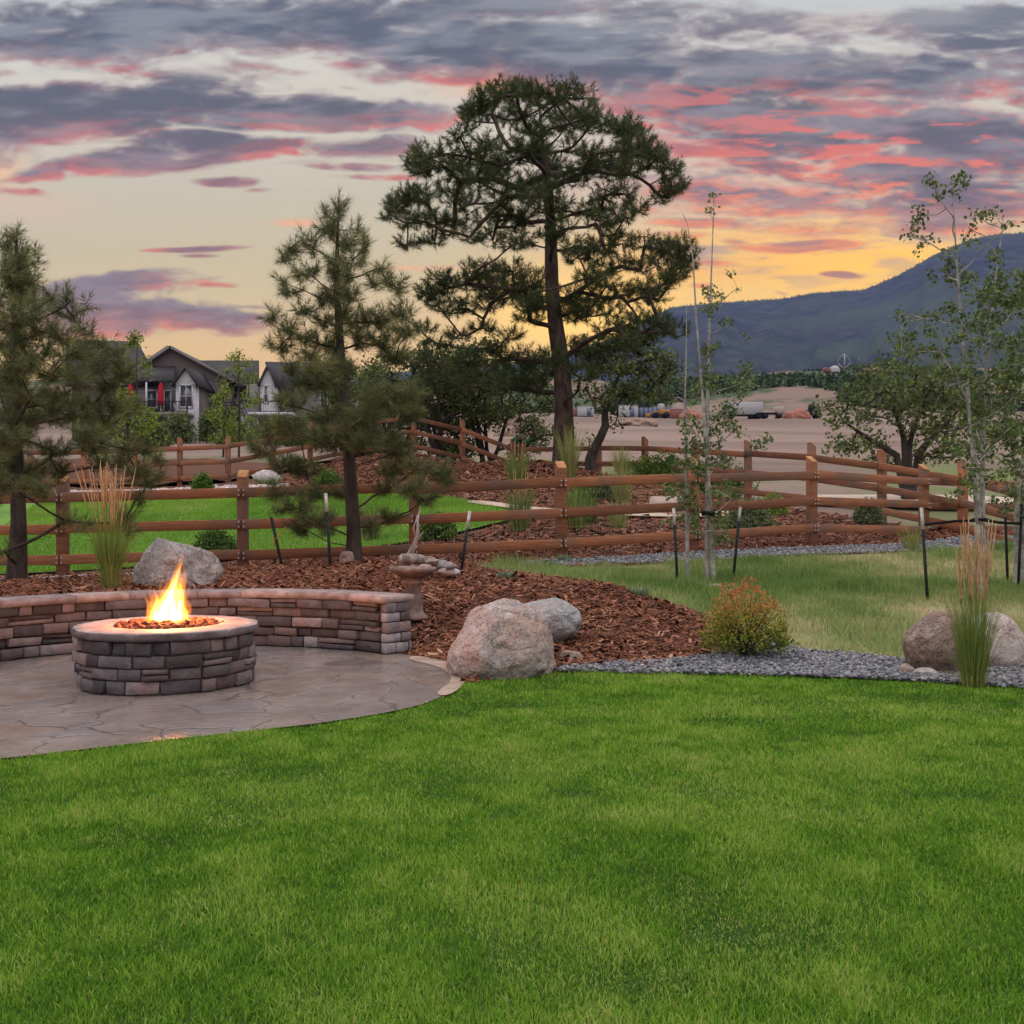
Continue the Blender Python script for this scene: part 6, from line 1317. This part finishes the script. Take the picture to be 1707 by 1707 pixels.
def build_chips():
    rg = np.random.default_rng(55); MP = smooth_poly(MULCH, 2)
    V0 = np.array([[-.5, -.5, -.5], [.5, -.35, -.5], [.5, .35, -.5], [-.5, .5, -.5], [-.45, -.4, .5], [.42, -.3, .5], [.42, .3, .5], [-.45, .4, .5]]); F0 = np.array([[0, 1, 5, 4], [1, 2, 6, 5], [2, 3, 7, 6], [3, 0, 4, 7], [4, 5, 6, 7]])
    x, y, k = in_poly_pts(MP, int(area_box(MP)*780), rg)
    STP = smooth_poly(STRIP, 2); r = np.hypot(x-PIT[0], y-PIT[1])
    PBP = smooth_poly([(-8.5, 12.6), (-5.4, 12.7), (-4.5, 13.3), (-4.6, 14.3), (-8.5, 14.6)], 2)
    k &= (np.abs(x) < .56*y+.4) & ~inside(STP, x, y) & ~inside(smooth_poly(PATIO, 1), x, y) & ~inside(PBP, x, y) & ~((r < 2.4) & (np.arctan2(y-PIT[1], x-PIT[0]) > R(45)) & (np.arctan2(y-PIT[1], x-PIT[0]) < R(185)))
    x, y = x[k], y[k]; n = len(x); z = tz(x, y)+.008+.008*fbm2(x, y, 2.2, 3, 5)+rg.uniform(.0, .03, n)
    L = rg.gamma(3, .018, n)+.015; s = np.stack([L, L*rg.uniform(.12, .35, n)+.004, rg.uniform(.004, .011, n)], -1)
    rot = np.c_[rg.uniform(0, 6.28, n), rg.normal(0, .5, n), rg.normal(0, .35, n)]
    mb = MB(); scatter_shapes(mb, V0, F0, np.stack([x, y, z], -1), s, rot, np.clip(rg.beta(1.7, 2.2, n)+.12*fbm2(x, y, 1.2, 3, 3), 0, 1)); setting(mb.build('mulch_chips', M['mulch_chip']), 'stuff')
    YP = [(-4.2, 15.2), (0, 15.8), (3, 17), (6, 18.5), (7.4, 19.4), (6, 22), (4.6, 25), (3.2, 28.8), (.3, 31.3), (-3, 32.6), (-6, 32), (-7, 24.5), (-3.4, 23.2), (-1.2, 21.7), (.1, 18.9), (.3, 17.9), (-1.5, 16.1)]
    x, y, k = in_poly_pts(YP, int(area_box(YP)*170), rg); x, y = x[k], y[k]; n = len(x); L = rg.gamma(3, .025, n)+.03
    z = tz(x, y)+.01+.05*fbm2(x, y, 2.2, 3, 5)+rg.uniform(0, .04, n)
    mb = MB(); scatter_shapes(mb, V0, F0, np.stack([x, y, z], -1), np.stack([L, L*.3+.01, rg.uniform(.008, .018, n)], -1), np.c_[rg.uniform(0, 6.28, n), rg.normal(0, .5, n), rg.normal(0, .3, n)], rg.beta(1.7, 2.2, n)); setting(mb.build('yard_mulch_chips', M['mulch_chip']), 'stuff')
    V1, F1 = ico(1); V1 = V1*(1+.22*fbm(V1*2.2, 2, 5)[:, None])
    def pebbles(name, poly, den, s0, s1, lift, mat):
        x, y, k = in_poly_pts(poly, int(area_box(poly)*den), rg); k &= np.abs(x) < .56*y+.5; x, y = x[k], y[k]; n = len(x); s = rg.uniform(s0, s1, n)
        mb = MB(); scatter_shapes(mb, V1, F1, np.stack([x, y, tz(x, y)+lift+rg.uniform(0, .02, n)], -1), np.stack([s*rg.uniform(.8, 1.5, n), s, s*rg.uniform(.45, .8, n)], -1), np.c_[rg.uniform(0, 6.28, n), rg.normal(0, .4, n)], np.clip(rg.normal(.48, .24, n), 0, 1)); setting(mb.build(name, mat), 'stuff')
    pebbles('border_gravel', smooth_poly(GRAVEL, 2), 3000, .009, .021, .022, M['gravel'])
    pebbles('strip_gravel', STP, 1100, .014, .028, .022, M['gravel'])
    pebbles('pebble_bed_stones', smooth_poly([(-8.5, 12.6), (-5.4, 12.7), (-4.5, 13.3), (-4.6, 14.3), (-8.5, 14.6)], 2), 700, .016, .036, .032, M['pink_gravel'])
    pebbles('pale_gravel_stones', [(-12, 23.6), (-8, 23.7), (-6.3, 24.1), (-5.6, 25.8), (-8, 26.8), (-12, 26.8)], 130, .03, .12, .05, M['pink_gravel'])
build_chips()

# ------------------------------------------------------------------ the evening air
def build_haze():
    m = bpy.data.materials.new('haze'); m.use_nodes = True; T = NT(m.node_tree); T.n.clear()
    o = T.new('ShaderNodeOutputMaterial'); v = T.new('ShaderNodeVolumePrincipled')
    v.inputs['Color'].default_value = C(.31, .40, .95); v.inputs['Density'].default_value = HAZE; v.inputs['Anisotropy'].default_value = 0.0
    T.l.new(v.outputs[0], o.inputs['Volume'])
    mb = MB(); bx(mb, (600, 1500, 490), (9400, 3500, 983)); setting(mb.build('haze', m), 'stuff')
HAZE = .8e-4
build_haze()
